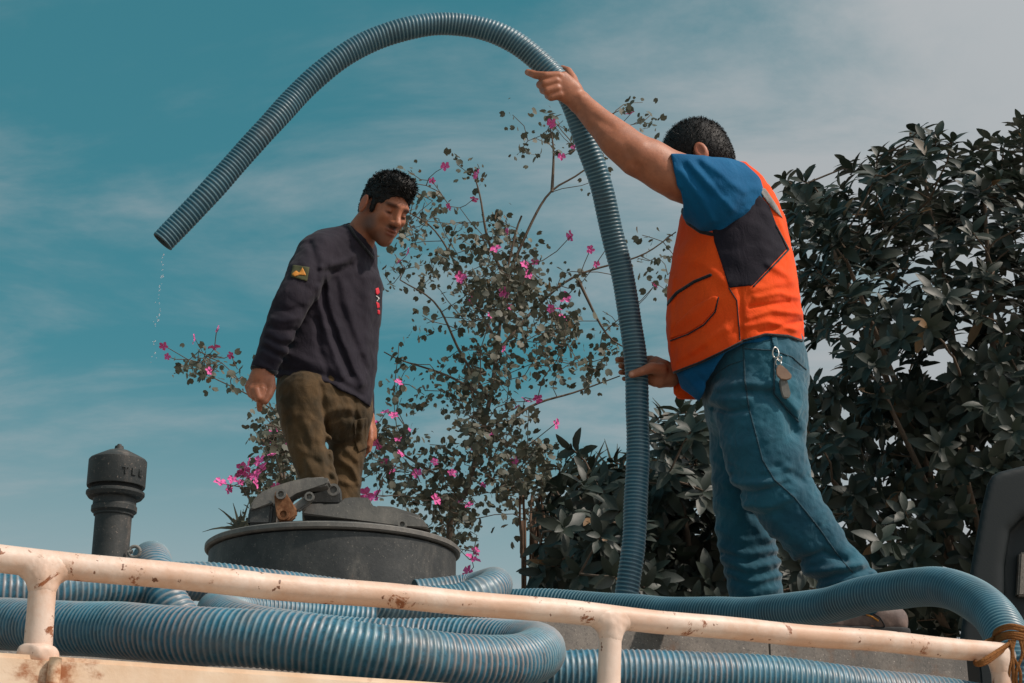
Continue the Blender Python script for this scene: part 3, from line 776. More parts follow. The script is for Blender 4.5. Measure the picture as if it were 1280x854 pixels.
jeans.disp(creases([(p_, a_ * (0.62 if (p_[0][1] > 655 and p_[-1][0] < 990) else 1.35) * (1 + 0.35 * math.sin(7 * i_)), w_ * (1.25 + 0.3 * math.sin(5 * i_))) for i_, (p_, a_, w_) in enumerate(jcr)], Y2 + 0.12)); jeans.disp(ripples(41, 0.0016, 0.08)); jeans.disp(ripples(42, 0.0008, 0.03))
jo = put('jeans', mesh_field('jeans', jeans, 0.0042), MAT['denim'], man2)
seam = [(929, 428), (931, 475), (936, 510), (946, 548), (953, 575), (968, 600), (993, 622), (1022, 658), (1046, 692), (1066, 716)]
def jpart(name, shp, pts, off=0.0022, mat='denim_dark', res=0.0028, yy=None): return shell(name, jeans, off, shp, pxbox(pts, Y2, 0.3), res, Y2 if yy is None else yy, jo, MAT[mat], 0.001)
jpart('side_seam', Stroke(seam, 1.1), seam, 0.0030)
jpart('pocket_seam', Stroke([(931, 450), (912, 456), (896, 466), (888, 476)], 0.8), [(884, 446), (934, 480)])
jpart('yoke_seam', Stroke([(931, 436), (965, 438), (990, 446), (1008, 462)], 0.9), [(928, 432), (1010, 466)])
jpart('back_pocket', Poly([(969, 448), (1006, 466), (1004, 505), (998, 525), (985, 512), (968, 492)]), [(966, 444), (1010, 528)], 0.0035, 'denim')
jpart('pocket_seam', Stroke([(968, 446), (967, 492), (985, 514), (998, 527)], 1.0), [(964, 442), (1002, 530)], 0.0050)
jpart('belt_loop', Poly([(964, 420), (971, 420), (973, 436), (967, 436)]), [(962, 418), (975, 438)], 0.006, 'denim')
jpart('fly_seam', Stroke([(867, 492), (878, 476), (892, 458)], 0.9), [(862, 452), (896, 496)], yy=Y2 + 0.1)
# boots
def boot(par, ank, toe_dir, sole, L=0.29, nm='boot'):
    t = Vector(toe_dir).normalized(); a = Vector((ank.x, ank.y, sole))
    F = Field()
    F.u(Tube([a + Vector((0, 0, 0.11)) - t * 0.005, a + Vector((0, 0, 0.06)) - t * 0.02], [0.042, 0.046]), 0.02)
    sd = Vector((0, 0, 1)).cross(t)
    F.u(Loft([(a - t * 0.065 + Vector((0, 0, 0.042)), 0.040, 0.045), (a + t * 0.02 + Vector((0, 0, 0.052)), 0.041, 0.055), (a + t * 0.11 + Vector((0, 0, 0.040)), 0.047, 0.042), (a + t * 0.175 + Vector((0, 0, 0.034)), 0.040, 0.034)], dep=(0, 0, 1)), 0.03)
    F.clip(Half(a + Vector((0, 0, 0.018)), (0, 0, -1)), 0.003)
    F.disp(ripples(3, 0.0012, 0.04))
    b = put(nm, mesh_field(nm, F, 0.0042), MAT['leather'], par)
    Sx = Field().u(Loft([(a - t * 0.062 + Vector((0, 0, 0.012)), 0.046, 0.05), (a + t * 0.02 + Vector((0, 0, 0.012)), 0.042, 0.05), (a + t * 0.11 + Vector((0, 0, 0.012)), 0.050, 0.05), (a + t * 0.178 + Vector((0, 0, 0.012)), 0.044, 0.05)], dep=(0, 0, 1)), 0.02)
    Sx.clip(Half(a + Vector((0, 0, 0.024)), (0, 0, 1)), 0.002).clip(Half(a, (0, 0, -1)), 0.002)
    put('sole', mesh_field('sole', Sx, 0.004), MAT['rubber'], b)
    return b, F, a, t
bt, BF, ba, btd = boot(man2, T2(1088, 770, -0.10), (-1, -0.12, 0), SOLE2)
shell('boot_stripe', BF, 0.003, Stroke([(1078, 766), (1090, 771), (1098, 776)], 1.2), pxbox([(1070, 760), (1104, 782)], Y2, 0.3), 0.003, Y2, bt, MAT['gold'], 0.001)
shell('boot_stripe', BF, 0.003, Stroke([(1086, 764), (1100, 772), (1106, 782), (1104, 790)], 0.9), pxbox([(1070, 760), (1110, 794)], Y2, 0.3), 0.003, Y2, bt, MAT['trim'], 0.001)
boot(man2, T2(952, 790, 0.10), (-1, -0.15, 0), SOLE2)

# keys clipped to the belt loop
yk = Y2 - 0.205
keys = empty('key_bunch', 'bunch of keys with brown leather fob hanging from the jeans belt loop', 'keys', loc=T2(970, 450, -0.2))
def ringm(nm, c, r, th, tilt, mat):
    pts = [Vector(c) + Vector((r[0] * math.cos(a), tilt * math.sin(2 * a), r[1] * math.sin(a))) for a in np.linspace(0, 2 * math.pi, 25)]
    me = tube_mesh(nm, pts, th, 8, 0.003, False); o = put(nm, me, MAT[mat], keys); o.matrix_parent_inverse = Matrix.Translation(-keys.location); return o
def kp(nm, me, mat):
    o = put(nm, me, MAT[mat], keys); o.matrix_parent_inverse = Matrix.Translation(-keys.location); return o
ringm('clip', at(969.5, 441, yk), (0.0085, 0.016), 0.0022, 0.002, 'metal'); ringm('ring', at(973, 453, yk), (0.008, 0.009), 0.0018, 0.003, 'metal')
ringm('ring', at(974.5, 449, yk), (0.006, 0.007), 0.0016, -0.003, 'metal')
kp('leather_fob', prism_mesh('leather_fob', [(972, 457), (977, 456), (984, 462), (990, 469), (989, 473), (984, 475), (976, 474), (971, 469), (970, 462)], yk - 0.006, 0.008, 0.002), 'fob')
kp('car_key', prism_mesh('car_key', [(974, 474), (984, 474), (989, 493), (985, 498), (979, 497), (976, 488)], yk, 0.012, 0.003), 'iron')

# ================= the worker in navy long sleeves
Y1 = 4.8
T1 = lambda x, y, dy=0.0: at(x, y, Y1 + dy)
sd1 = Vector((-0.70, -0.71, 0))          # his right-hand side, towards the left of the picture and the viewer
fw1 = Vector((0.71, -0.70, 0))
body = Field()
O1 = T1(480, 263, -0.06); R1 = head_frame((0.65, -0.76), math.radians(28), math.radians(-4)); S1 = 0.91
add_head(body, O1, R1, S1, 0.9)
body.u(Tube([T1(438, 318, 0.0), T1(452, 292, -0.02), T1(468, 268, -0.04)], [0.066, 0.050, 0.044]), 0.02)
tor_n = [(426, 326, 0.090, 0.150), (421, 356, 0.118, 0.185), (415, 420, 0.114, 0.172), (408, 478, 0.118, 0.178), (407, 505, 0.120, 0.180)]
torso = lambda f: Loft([(T1(x, y), a * f, b * f) for x, y, a, b in tor_n], dep=sd1)
body.u(torso(0.78), 0.02)
rl1 = [(379, 492, -0.09, 0.080), (380, 525, -0.09, 0.072), (386, 556, -0.09, 0.064), (396, 590, -0.09, 0.055), (401, 640, -0.08, 0.054), (406, 700, -0.06, 0.056), (412, 780, -0.04, 0.058)]
ll1 = [(426, 495, 0.07, 0.082), (432, 530, 0.07, 0.072), (432, 560, 0.07, 0.064), (429, 595, 0.08, 0.056), (427, 640, 0.09, 0.055), (428, 700, 0.12, 0.058), (430, 780, 0.14, 0.060)]
for L in (rl1, ll1): body.u(Loft([(T1(x, y, d), r * 0.6, r * 0.6) for x, y, d, r in L]), 0.015)
SOLE1 = SOLE2
for L in (rl1, ll1):
    e = T1(*L[-1][:3]); body.u(Tube([e, Vector((e.x, e.y, SOLE1 + 0.06))], 0.042), 0.02)
arm1 = [(398, 322, -0.13, 0.070), (381, 347, -0.185, 0.059), (366, 375, -0.215, 0.054), (354, 402, -0.22, 0.050), (341, 432, -0.23, 0.044), (329, 466, -0.24, 0.038)]
body.u(Loft([(T1(x, y, d), r * 0.72, r * 0.72) for x, y, d, r in arm1]), 0.03)
h = lambda x, y, d: T1(x, y, -0.24 + d)
# right hand: loose fist, back of the hand to the light, forefinger and thumb hanging
body.u(Tube([h(329, 462, 0), h(326, 471, 0)], [0.030, 0.031]), 0.01)
body.u(Loft([(h(327, 470, 0.004), 0.032, 0.024), (h(324, 479, -0.002), 0.039, 0.021), (h(322, 485, -0.004), 0.038, 0.017)], dep=(0.3, 0.9, 0.2)), 0.012)
for i, (kx, ky, kd, r) in enumerate(((310.5, 481.5, -0.002, 0.0102), (315, 484.5, -0.014, 0.0110), (320.5, 486.5, -0.022, 0.0114))):
    body.u(Tube([h(kx + 1.5, ky - 3, kd + 0.004), h(kx, ky + 2, kd - 0.010), h(kx + 3, ky + 11.5, kd - 0.012), h(kx + 6.5, ky + 14, kd + 0.012), h(kx + 8, ky + 7, kd + 0.028)], [r * 1.0, r * 1.12, r * 1.02, r, r * 0.9]), 0.0025)
body.u(Tube([h(327, 482, -0.014), h(328, 487, -0.028), h(326.5, 497, -0.030), h(324.5, 505, -0.020), h(324.5, 512, -0.010)], [0.0110, 0.0122, 0.0108, 0.0098, 0.0080]), 0.0025)
body.u(Tube([h(337, 474, -0.004), h(339, 485, -0.012), h(336, 494, -0.022), h(331.5, 502, -0.028)], [0.017, 0.0145, 0.0124, 0.0100]), 0.004)
# left arm behind the hip, hand hanging
g = lambda x, y, d: T1(x, y, 0.10 + d)
body.u(Loft([(T1(446, 318, 0.16), 0.055, 0.055), (T1(446, 400, 0.24), 0.044, 0.044), (g(452, 490, 0.10), 0.032, 0.032), (g(456, 522, 0.06), 0.028, 0.024)]), 0.02)
body.u(Loft([(g(456, 522, 0.06), 0.030, 0.022), (g(459, 537, 0.055), 0.036, 0.020), (g(459, 545, 0.05), 0.036, 0.018)], dep=(0.6, -0.7, 0)), 0.014)
for kx, kd, yy in ((461.5, 0.02, 566), (460, 0.04, 570), (457.5, 0.06, 569), (455, 0.075, 564)):
    body.u(Tube([g(kx, 545, kd), g(kx + 1, 555, kd - 0.002), g(kx - 1, 563, kd - 0.006), g(kx - 5, yy, kd - 0.004)], [0.0105, 0.0100, 0.0092, 0.0080]), 0.004)
body.u(Tube([g(460, 530, 0.035), g(463, 541, 0.012), g(463, 550, 0.004), g(460, 557, 0.002)], [0.016, 0.013, 0.011, 0.009]), 0.008)
me = mesh_field('person', body, 0.0034)
skin_colours(me, O1, R1, S1, True, 1.0, [(h(324.5, 511.5, -0.012), 0.006)])
man1 = put('person', me, MAT['skin'], None, 'person in navy long-sleeved shirt and khaki trousers looking down behind the manhole', 'person', 'workers on the tank')
put('hair', hair_mesh(O1, R1, S1, False, 2), MAT['hair'], man1, smooth=True)
# shirt
sh1 = Field()
sh1.u(torso(1.0), 0.02)
sh1.u(Loft([(T1(404, 318, -0.11), 0.062, 0.066), (T1(438, 308, 0.0), 0.070, 0.085), (T1(446, 318, 0.14), 0.06, 0.07)]), 0.05)
sh1.cut(Tube([T1(453, 290, -0.03), T1(474, 250, -0.10)], [0.058, 0.068]), 0.006)
sh1.clip(Poly([(330, 300), (380, 296), (398, 288), (424, 283), (440, 276), (452, 284), (468, 318), (472, 334), (478, 360), (474, 430), (467, 492), (463, 510), (455, 504), (440, 494), (418, 483), (385, 474), (362, 471), (344, 472), (346, 430), (360, 380)]), 0.006)
arm_l = Field().u(Loft([(T1(x, y, d), r, r) for x, y, d, r in arm1]), 0.02).clip(Half(T1(328, 465, -0.24), T1(324, 476, -0.24) - T1(340, 432, -0.23)), 0.004)
sh1.u(FU(arm_l), 0.018)
larm = Field().u(Loft([(T1(446, 318, 0.16), 0.07, 0.07), (T1(446, 400, 0.24), 0.058, 0.058), (g(452, 490, 0.10), 0.040, 0.040), (g(455, 515, 0.07), 0.038, 0.038)]), 0.02)
sh1.u(FU(larm), 0.015)
scr = [([(402, 336), (398, 372), (410, 420), (428, 470)], 0.008, 4.5), ([(408, 345), (412, 385), (430, 430), (452, 478)], 0.007, 4.5), ([(405, 340), (404, 378), (420, 425), (438, 470)], -0.008, 4), ([(416, 340), (428, 338), (438, 332)], -0.008, 4),
    ([(414, 332), (430, 328), (445, 318)], 0.005, 4), ([(395, 400), (400, 440), (415, 475)], -0.006, 4), ([(430, 360), (440, 400), (450, 440)], 0.004, 6), ([(420, 350), (424, 380), (440, 420), (458, 462)], -0.005, 4),
    ([(458, 350), (460, 420), (455, 480)], 0.005, 6), ([(352, 462), (385, 464), (420, 474), (452, 494)], -0.004, 3), ([(350, 440), (380, 450), (415, 462)], 0.004, 5),
    ([(340, 398), (355, 402), (372, 398)], 0.005, 3.5), ([(338, 408), (352, 414), (368, 412)], -0.005, 3), ([(336, 416), (350, 424), (364, 424)], 0.005, 3.5), ([(332, 428), (346, 436), (358, 440)], 0.005, 3.5), ([(334, 422), (350, 431), (361, 432)], -0.005, 3),
    ([(328, 440), (342, 448), (352, 452)], 0.004, 3), ([(345, 385), (360, 390), (376, 384)], -0.004, 3.5), ([(330, 434), (345, 443), (356, 447)], -0.004, 3), ([(388, 305), (396, 330), (398, 352)], -0.006, 4), ([(380, 330), (390, 350), (388, 380)], 0.004, 5), ([(326, 450), (340, 457)], -0.003, 2.5)]
sh1.disp(creases([(p_, a_ * 1.15, w_ * 1.15) for p_, a_, w_ in scr], Y1 - 0.0, 0.06)); sh1.disp(ripples(51, 0.0018, 0.08)); sh1.disp(ripples(52, 0.0008, 0.03))
so1 = put('long_sleeved_shirt', mesh_field('long_sleeved_shirt', sh1, 0.0042), MAT['navy'], man1)
def spart(name, shp, pts, off, mat, par=so1, yy=Y1): return shell(name, sh1, off, shp, pxbox(pts, Y1, 0.35), 0.003, yy, par, MAT[mat], 0.001)
patch = spart('sleeve_patch', Poly([(366, 331), (387, 334), (384, 352), (363, 346)]), [(360, 328), (390, 355)], 0.004, 'olive')
spart('patch_emblem', Poly([(364, 343), (370, 338), (374, 341), (378, 334), (382, 342), (383, 345), (375, 344), (368, 346)]), [(362, 332), (386, 350)], 0.0065, 'gold', patch)
pr = spart('chest_print', Poly([(469, 361), (473, 359), (475, 366), (472, 369), (469, 367)]), [(466, 356), (480, 372)], 0.0025, 'red', yy=Y1 + 0.1)
spart('chest_print', Poly([(470, 377), (474, 379), (475, 385), (471, 386)]), [(466, 374), (480, 388)], 0.0025, 'red', yy=Y1 + 0.1)
spart('chest_print', Poly([(472, 387), (475, 388), (475, 394), (472, 393)]), [(466, 384), (480, 397)], 0.0025, 'red', yy=Y1 + 0.1)
spart('print_emblem', Stroke([(470, 370), (474, 373), (471, 377)], 0.7), [(466, 366), (480, 380)], 0.0025, 'white', pr, yy=Y1 + 0.1)
spart('cuff', Stroke([(316, 459), (330, 464), (346, 466)], 2.6), [(310, 452), (350, 470)], 0.003, 'trim')
spart('collar', Stroke([(436, 282), (444, 296), (456, 310), (466, 322)], 1.8), [(430, 276), (474, 328)], 0.003, 'trim')
# trousers
tr = Field()
tr.u(Loft([(T1(407, 480), 0.110, 0.168), (T1(406, 508), 0.114, 0.170)], dep=sd1), 0.02)
for L, k_ in ((ll1, 0.03), (rl1, 0.010)): tr.u(Loft([(T1(x, y, d), r, r) for x, y, d, r in L]), k_)
tcr = [([(402, 484), (404, 515), (408, 550), (412, 600)], -0.010, 4), ([(402, 520), (425, 510), (445, 512)], 0.005, 4), ([(405, 528), (430, 520), (448, 524)], -0.005, 3.5), ([(408, 545), (425, 552), (446, 542)], 0.006, 4), ([(405, 556), (428, 560), (446, 552)], -0.006, 4),
    ([(425, 575), (440, 585), (448, 600)], 0.006, 4), ([(420, 580), (436, 592), (445, 608)], -0.006, 3.5), ([(432, 562), (446, 575)], 0.005, 4), ([(370, 560), (385, 575), (392, 600)], 0.006, 5), ([(360, 520), (378, 540), (385, 560)], -0.005, 4),
    ([(352, 500), (368, 520)], 0.004, 4), ([(410, 590), (430, 604), (448, 606)], 0.006, 3.5), ([(443, 500), (447, 535), (442, 560)], -0.008, 3), ([(385, 585), (400, 600), (420, 604)], 0.005, 4), ([(380, 570), (400, 580)], -0.005, 4)]
tr.disp(creases([(p_, a_ * 1.0, w_) for p_, a_, w_ in tcr], Y1 + 0.12)); tr.disp(ripples(61, 0.0016, 0.07)); tr.disp(ripples(62, 0.0010, 0.03))
to1 = put('trousers', mesh_field('trousers', tr, 0.0045), MAT['khaki'], man1)
shell('cargo_pocket', tr, 0.005, Poly([(443, 525), (459, 522), (459, 560), (448, 566), (442, 550)]), pxbox([(438, 518), (463, 570)], Y1, 0.35), 0.0035, Y1 + 0.15, to1, MAT['khaki'], 0.002)
for L in (rl1, ll1):
    e = T1(*L[-1][:3]); boot(man1, e, (0.75, -0.65, 0), SOLE1)
# ------------------------------------------------------------------ ground and truck
m = M('yard_concrete', 0.95, spec=0.1)
m.color(m.mix(m.rng(m.noise(0.8, 9, 0.7), 0.35, 0.68), srgb(150, 140, 128), srgb(178, 168, 154))); m.bump(m.noise(6, 8, 0.7), 0.5, 0.05)
bm = bmesh.new(); bmesh.ops.create_grid(bm, x_segments=40, y_segments=40, size=600)
rr = random.Random(2)
put('ground', bm_mesh('ground', bm), m.m, None, None, None, None, 'structure')

TO = Vector((-0.547, 1.860, EZ)); TU = Vector((0.8803, 0.4743, 0)).normalized(); TV = Vector((-TU.y, TU.x, 0))
def tr_(u, s, z): return TO + TU * u + TV * s + Vector((0, 0, z))
def to_us(p): q = Vector((p[0], p[1], 0)) - Vector((TO.x, TO.y, 0)); return q.dot(TU), q.dot(TV)
TM = Matrix(((TU.x, TV.x, 0, TO.x), (TU.y, TV.y, 0, TO.y), (0, 0, 1, TO.z), (0, 0, 0, 1)))
truck = empty('tanker_truck', 'grey vacuum tanker with white guard rail, black manhole and iron vent on top', 'truck', loc=(TO.x, TO.y, 0))
PI_ = Matrix.Translation(-truck.location)
def part(name, me, mat, parent=None, label=None):
    o = put(name, me, mat, parent or truck, label)
    if parent is None: o.matrix_parent_inverse = PI_
    return o
def sub(name, me, mat, parent, label=None):
    return put(name, me, mat, parent, label)
SCN, ZC, SA, SB = 1.85, -0.30, 1.30, 0.90          # tank ellipse: centre s, centre z, semi axes
def tank_z(s): return ZC + SB * math.sqrt(max(0.0, 1 - ((s - SCN) / SA) ** 2))
def tank_band(name, u0, u1, grow, n=96, cap=True):
    bm = bmesh.new(); rings = []
    for u in (u0, u1):
        rings.append([bm.verts.new(tr_(u, SCN + (SA + grow) * math.cos(a), ZC + (SB + grow) * math.sin(a))) for a in np.linspace(0, 2 * math.pi, n, endpoint=False)])
    for k in range(n): bm.faces.new([rings[0][k], rings[0][(k + 1) % n], rings[1][(k + 1) % n], rings[1][k]])
    if cap:
        bm.faces.new(rings[0]); bm.faces.new(rings[1])
    return bm_mesh(name, bm, angle=40)
tank = part('tank', tank_band('tank', -3.2, 4.3, 0), MAT['tank'])
# rolled plates round the shell, with a dark gap between neighbours
us = [-3.2, -1.9, -0.62, 0.10, 0.84, 1.62, 2.9, 4.3]
for a, b in zip(us[:-1], us[1:]):
    sub('shell_plate', tank_band('shell_plate', a + 0.006, b - 0.006, 0.008), MAT['tank'], tank)
# corroded bracket stubs on the flank
for px in (1004, 1018, 1036):
    c = at(px, 812, 3.35)
    u, s = to_us(c)
    sub('bracket', box_mesh('bracket', 0.018, 0.05, 0.10, TM @ Matrix.Translation((u, 0.62, 0.30)), 0.003), MAT['rust'] if px == 1018 else MAT['black'], tank)
# chassis, wheels (below the picture)
ch = part('chassis', box_mesh('chassis', 7.4, 0.9, 0.25, TM @ Matrix.Translation((0.5, SCN, -1.45)), 0.02), MAT['black'])
for u in (-2.4, -1.2, 3.4):
    for s in (0.85, 2.85):
        bmw = bmesh.new()
        bmesh.ops.create_cone(bmw, cap_ends=True, segments=40, radius1=0.5, radius2=0.5, depth=0.3)
        bmesh.ops.bevel(bmw, geom=[e for e in bmw.edges if abs(e.verts[0].co.z - e.verts[1].co.z) < 1e-4], offset=0.06, segments=3, affect='EDGES')
        bmw.transform(TM @ Matrix.Translation((u, s, 0.5 - EZ)) @ Matrix.Rotation(math.pi / 2, 4, 'X'))
        wh = part('wheel', bm_mesh('wheel', bmw, angle=40), MAT['rubber'])
        bmh = bmesh.new(); bmesh.ops.create_cone(bmh, cap_ends=True, segments=24, radius1=0.26, radius2=0.2, depth=0.34); bmh.transform(TM @ Matrix.Translation((u, s, 0.5 - EZ)) @ Matrix.Rotation(math.pi / 2, 4, 'X'))
        sub('rim', bm_mesh('rim', bmh, angle=40), MAT['iron'], wh)
for u in (-2.0, 2.2):
    for s in (SCN - 0.35, SCN + 0.35):
        part('saddle', box_mesh('saddle', 0.2, 0.12, 0.55, TM @ Matrix.Translation((u, s, -1.2)), 0.01), MAT['black'])
# hose tray along the near side, carried on brackets
part('hose_tray', box_mesh('hose_tray', 5.2, 0.72, 0.012, TM @ Matrix.Translation((0.3, 0.36, 0.253)), 0.002), MAT['tank'])
part('edge_beam', box_mesh('edge_beam', 5.2, 0.05, 0.11, TM @ Matrix.Translation((0.3, 0.0, 0.2105)), 0.006), MAT['beam'])
for u in (-1.6, -0.4, 0.8, 2.0):
    part('tray_bracket', box_mesh('tray_bracket', 0.05, 0.66, 0.06, TM @ Matrix.Translation((u, 0.36, 0.217)), 0.004), MAT['black'])
# guard rail
ZR = 0.3744; RR = 0.0165
def wob(u, k): return 0.0012 * math.sin(u * 9 + k) + 0.0009 * math.sin(u * 23 + 2 * k)
U3 = 1.506
rail = part('guard_rail', tube_mesh('guard_rail', [tr_(u, wob(u, 1), ZR + wob(u, 2)) for u in np.linspace(-1.5, U3 + 0.012, 60)], RR, 20, 0.02), MAT['rail'])
for u in (-0.99, -0.002, 0.777, U3):
    lean = 0.006 if u > 0.5 else -0.002
    sub('post', tube_mesh('post', [tr_(u, 0, ZR - 0.004), tr_(u - lean * 0.3, 0, 0.33), tr_(u - lean, 0, 0.264)], [0.0160, 0.0158, 0.0165], 20, 0.01), MAT['rail'], rail)
    pt = Tube([tr_(u, 0, ZR - 0.02), tr_(u - lean, 0, 0.27)], 0.0163); rt = Tube([tr_(u - 0.09, wob(u - 0.09, 1), ZR + wob(u - 0.09, 2)), tr_(u, wob(u, 1), ZR + wob(u, 2)), tr_(min(u + 0.09, U3 + 0.012), wob(u, 1), ZR + wob(u, 2))], RR)
    w = Field().u(rt, 0).u(pt, 0.018).grow(0.0005).clip(Ell(tr_(u, 0, ZR - 0.012), (0.034, 0.034, 0.030), None, 0.05), 0.010).disp(ripples(int(u * 50) + 60, 0.00025, 0.010))
    w.ops[0][1].lo = V3(tr_(u, 0, ZR)) - 0.12; w.ops[0][1].hi = V3(tr_(u, 0, ZR)) + 0.12
    sub('weld', mesh_field('weld', w, 0.0022, one=True), MAT['rail'], rail)
    w = Field()
    for k in range(22):
        a = k / 22 * 6.283; c = tr_(u - lean + 0.0165 * math.cos(a), 0.0165 * math.sin(a), 0.2685); w.u(Ell(c, (0.0052, 0.0052, 0.0085), None, 0.02), 0.008)
    w.disp(ripples(int(u * 70) + 90, 0.0007, 0.014))
    sub('weld', mesh_field('weld', w, 0.0022, one=True), MAT['rail'], rail)
    if u < 0.1:
        sub('gusset', tube_mesh('gusset', [tr_(u + 0.016, -0.032, 0.262), tr_(u + 0.014, -0.033, 0.2)], [0.007, 0.009], 10, 0.01), MAT['beam'], rail)
# decks the men stand on
ZD = SOLE2 - EZ
u2, s2 = to_us(T2(1020, 790, 0)); u1, s1 = to_us(T1(421, 780, 0.05))
part('walkway', box_mesh('walkway', 2.6, 0.80, 0.03, TM @ Matrix.Translation((u2 + 0.45, 1.440 + 0.40, ZD - 0.0155)), 0.003), MAT['tank'])
part('walkway', box_mesh('walkway', 2.4, 0.62, 0.03, TM @ Matrix.Translation((u1 - 0.2, s1 + 0.02, ZD - 0.0155)), 0.003), MAT['tank'])
for (uu, ss, ln) in ((u2 + 0.45, 1.86, 2.4), (u1 - 0.2, s1 + 0.02, 2.2)):
    for du in (-0.45, 0.45):
        part('walkway_support', box_mesh('walkway_support', 0.06, 0.4, 0.34, TM @ Matrix.Translation((uu + du * ln, ss, ZD - 0.200)), 0.003), MAT['black'])

# upright plates closing the gap between the walkway and the shell
for k in range(4):
    ua = u2 - 0.70 + k * 0.72
    part('toe_plate', box_mesh('toe_plate', 0.716, 0.006, 0.22, TM @ Matrix.Translation((ua, 1.434, ZD - 0.110 - 0.004 * (k % 2))), 0.0015), MAT['tank'])
# manhole
MC = at(417, 684, 4.12); MR = 0.322
zt = at(400, 652, 4.12 - MR).z
mh = part('manhole', revolve_mesh('manhole', [(MR - 0.002, EZ + 0.50), (MR - 0.002, zt - 0.022), (MR - 0.012, zt - 0.016)], MC, 96), MAT['black'])
sub('rim', revolve_mesh('rim', [(MR - 0.03, zt - 0.017), (MR + 0.004, zt - 0.017), (MR + 0.009, zt - 0.013), (MR + 0.009, zt - 0.003), (MR + 0.005, zt), (MR - 0.03, zt)], MC, 96), MAT['iron'], mh)
sub('lid', revolve_mesh('lid', [(MR - 0.022, zt + 0.001), (MR - 0.022, zt + 0.008), (MR - 0.06, zt + 0.016), (MR * 0.5, zt + 0.030), (0, zt + 0.036)], MC, 72), MAT['black'], mh)
YB = 4.12 - 0.20
sub('clamp_bar', prism_mesh('clamp_bar', [(376, 643), (384, 630), (402, 629), (424, 632), (428, 623), (440, 621), (462, 622), (465, 634), (500, 640), (528, 648), (537, 661), (500, 657), (440, 649)], YB + 0.02, 0.07, 0.004), MAT['iron'], mh)
sub('clamp_plate', prism_mesh('clamp_plate', [(470, 632), (490, 633), (526, 644), (524, 650), (490, 644), (470, 641)], YB + 0.05, 0.06, 0.003), MAT['iron'], mh)
sub('lever', prism_mesh('lever', [(309, 656), (310, 640), (315, 626), (324, 616), (340, 609), (362, 602), (385, 597), (406, 595.5), (412, 599), (411, 605), (404, 608), (386, 609), (370, 614), (358, 622), (350, 632), (346, 644), (344, 656)], YB + 0.01, 0.055, 0.005), MAT['iron'], mh)
sub('lever_shroud', prism_mesh('lever_shroud', [(309, 656), (310, 640), (314, 632), (338, 626), (341, 632), (338, 656)], YB - 0.012, 0.07, 0.006), MAT['black'], mh)
sub('shroud_lip', prism_mesh('shroud_lip', [(312, 637), (316, 630), (338, 624), (341, 629), (318, 636)], YB - 0.02, 0.02, 0.003), MAT['iron'], mh)
sub('bracket', prism_mesh('bracket', [(342, 618), (346, 612), (355, 612), (360, 620), (371, 637), (370, 645), (362, 652), (350, 653), (345, 646), (344, 632)], YB - 0.018, 0.02, 0.004), MAT['rust'], mh)
sub('link', prism_mesh('link', [(362, 634), (380, 620), (388, 616), (392, 621), (388, 628), (372, 640)], YB - 0.008, 0.02, 0.004), MAT['iron'], mh)
sub('hinge_block', prism_mesh('hinge_block', [(388, 629), (391, 611), (410, 605), (424, 606), (426, 630)], YB + 0.08, 0.06, 0.004), MAT['black'], mh)
def boltm(px, py, Y, r, mat, par):
    c = at(px, py, Y); bm = bmesh.new()
    for R0, R1, y0, y1 in ((r, r, 0, -0.010),):
        ang = np.linspace(0, 2 * math.pi, 20, endpoint=False); prof = [(R0, 0.004), (R0, -0.008), (R0 * 0.6, -0.008), (R0 * 0.55, -0.001)]
        rings = [[bm.verts.new(c + Vector((q * math.cos(a), y, q * math.sin(a)))) for a in ang] for q, y in prof]
        for A_, B_ in zip(rings[:-1], rings[1:]):
            for k in range(20): bm.faces.new([A_[k], A_[(k + 1) % 20], B_[(k + 1) % 20], B_[k]])
        f = bm.faces.new(rings[-1]); bm.faces.new(rings[0])
    bo = sub('bolt', bm_mesh('bolt', bm, angle=40), mat, par)
    return bo
boltm(351.5, 618.5, YB - 0.018, 0.013, MAT['iron'], mh); boltm(354.5, 643.5, YB - 0.018, 0.015, MAT['rust'], mh); boltm(387, 621.5, YB - 0.008, 0.012, MAT['iron'], mh)
boltm(417, 613, YB + 0.06, 0.016, MAT['iron'], mh); boltm(503, 656, YB + 0.0, 0.011, MAT['iron'], mh)
# vent valve
YV = 3.1
vc = at(144, 620, YV); vz = lambda py: at(144, py, YV).z; vr = lambda n: n * mpp(620, YV)
vent = part('vent_valve', revolve_mesh('vent_valve', [(vr(22.5), EZ + 0.40), (vr(22.5), vz(646)), (vr(24.5), vz(645)), (vr(24.5), vz(643)), (vr(28), vz(640)), (vr(28), vz(634)), (vr(26.5), vz(632)), (vr(26.5), vz(623))], vc), MAT['vent'])
sub('flange', revolve_mesh('flange', [(vr(26), vz(624.5)), (vr(33), vz(623)), (vr(36), vz(619)), (vr(36), vz(616)), (vr(33), vz(614.5)), (vr(26), vz(614))], vc), MAT['vent'], vent)
sub('throat', revolve_mesh('throat', [(vr(31), vz(615)), (vr(31), vz(607))], vc), MAT['bore'], vent)
capo = sub('cap', revolve_mesh('cap', [(vr(32), vz(609.5)), (vr(35.5), vz(609.5)), (vr(36), vz(608)), (vr(36), vz(577)), (vr(34.5), vz(575)), (vr(26), vz(570.5)), (vr(14), vz(564.5)), (vr(6), vz(562)), (vr(5.2), vz(558)), (vr(3.2), vz(557.5)), (vr(2.4), vz(555.5)), (0, vz(555.2))], vc), MAT['vent'], vent)
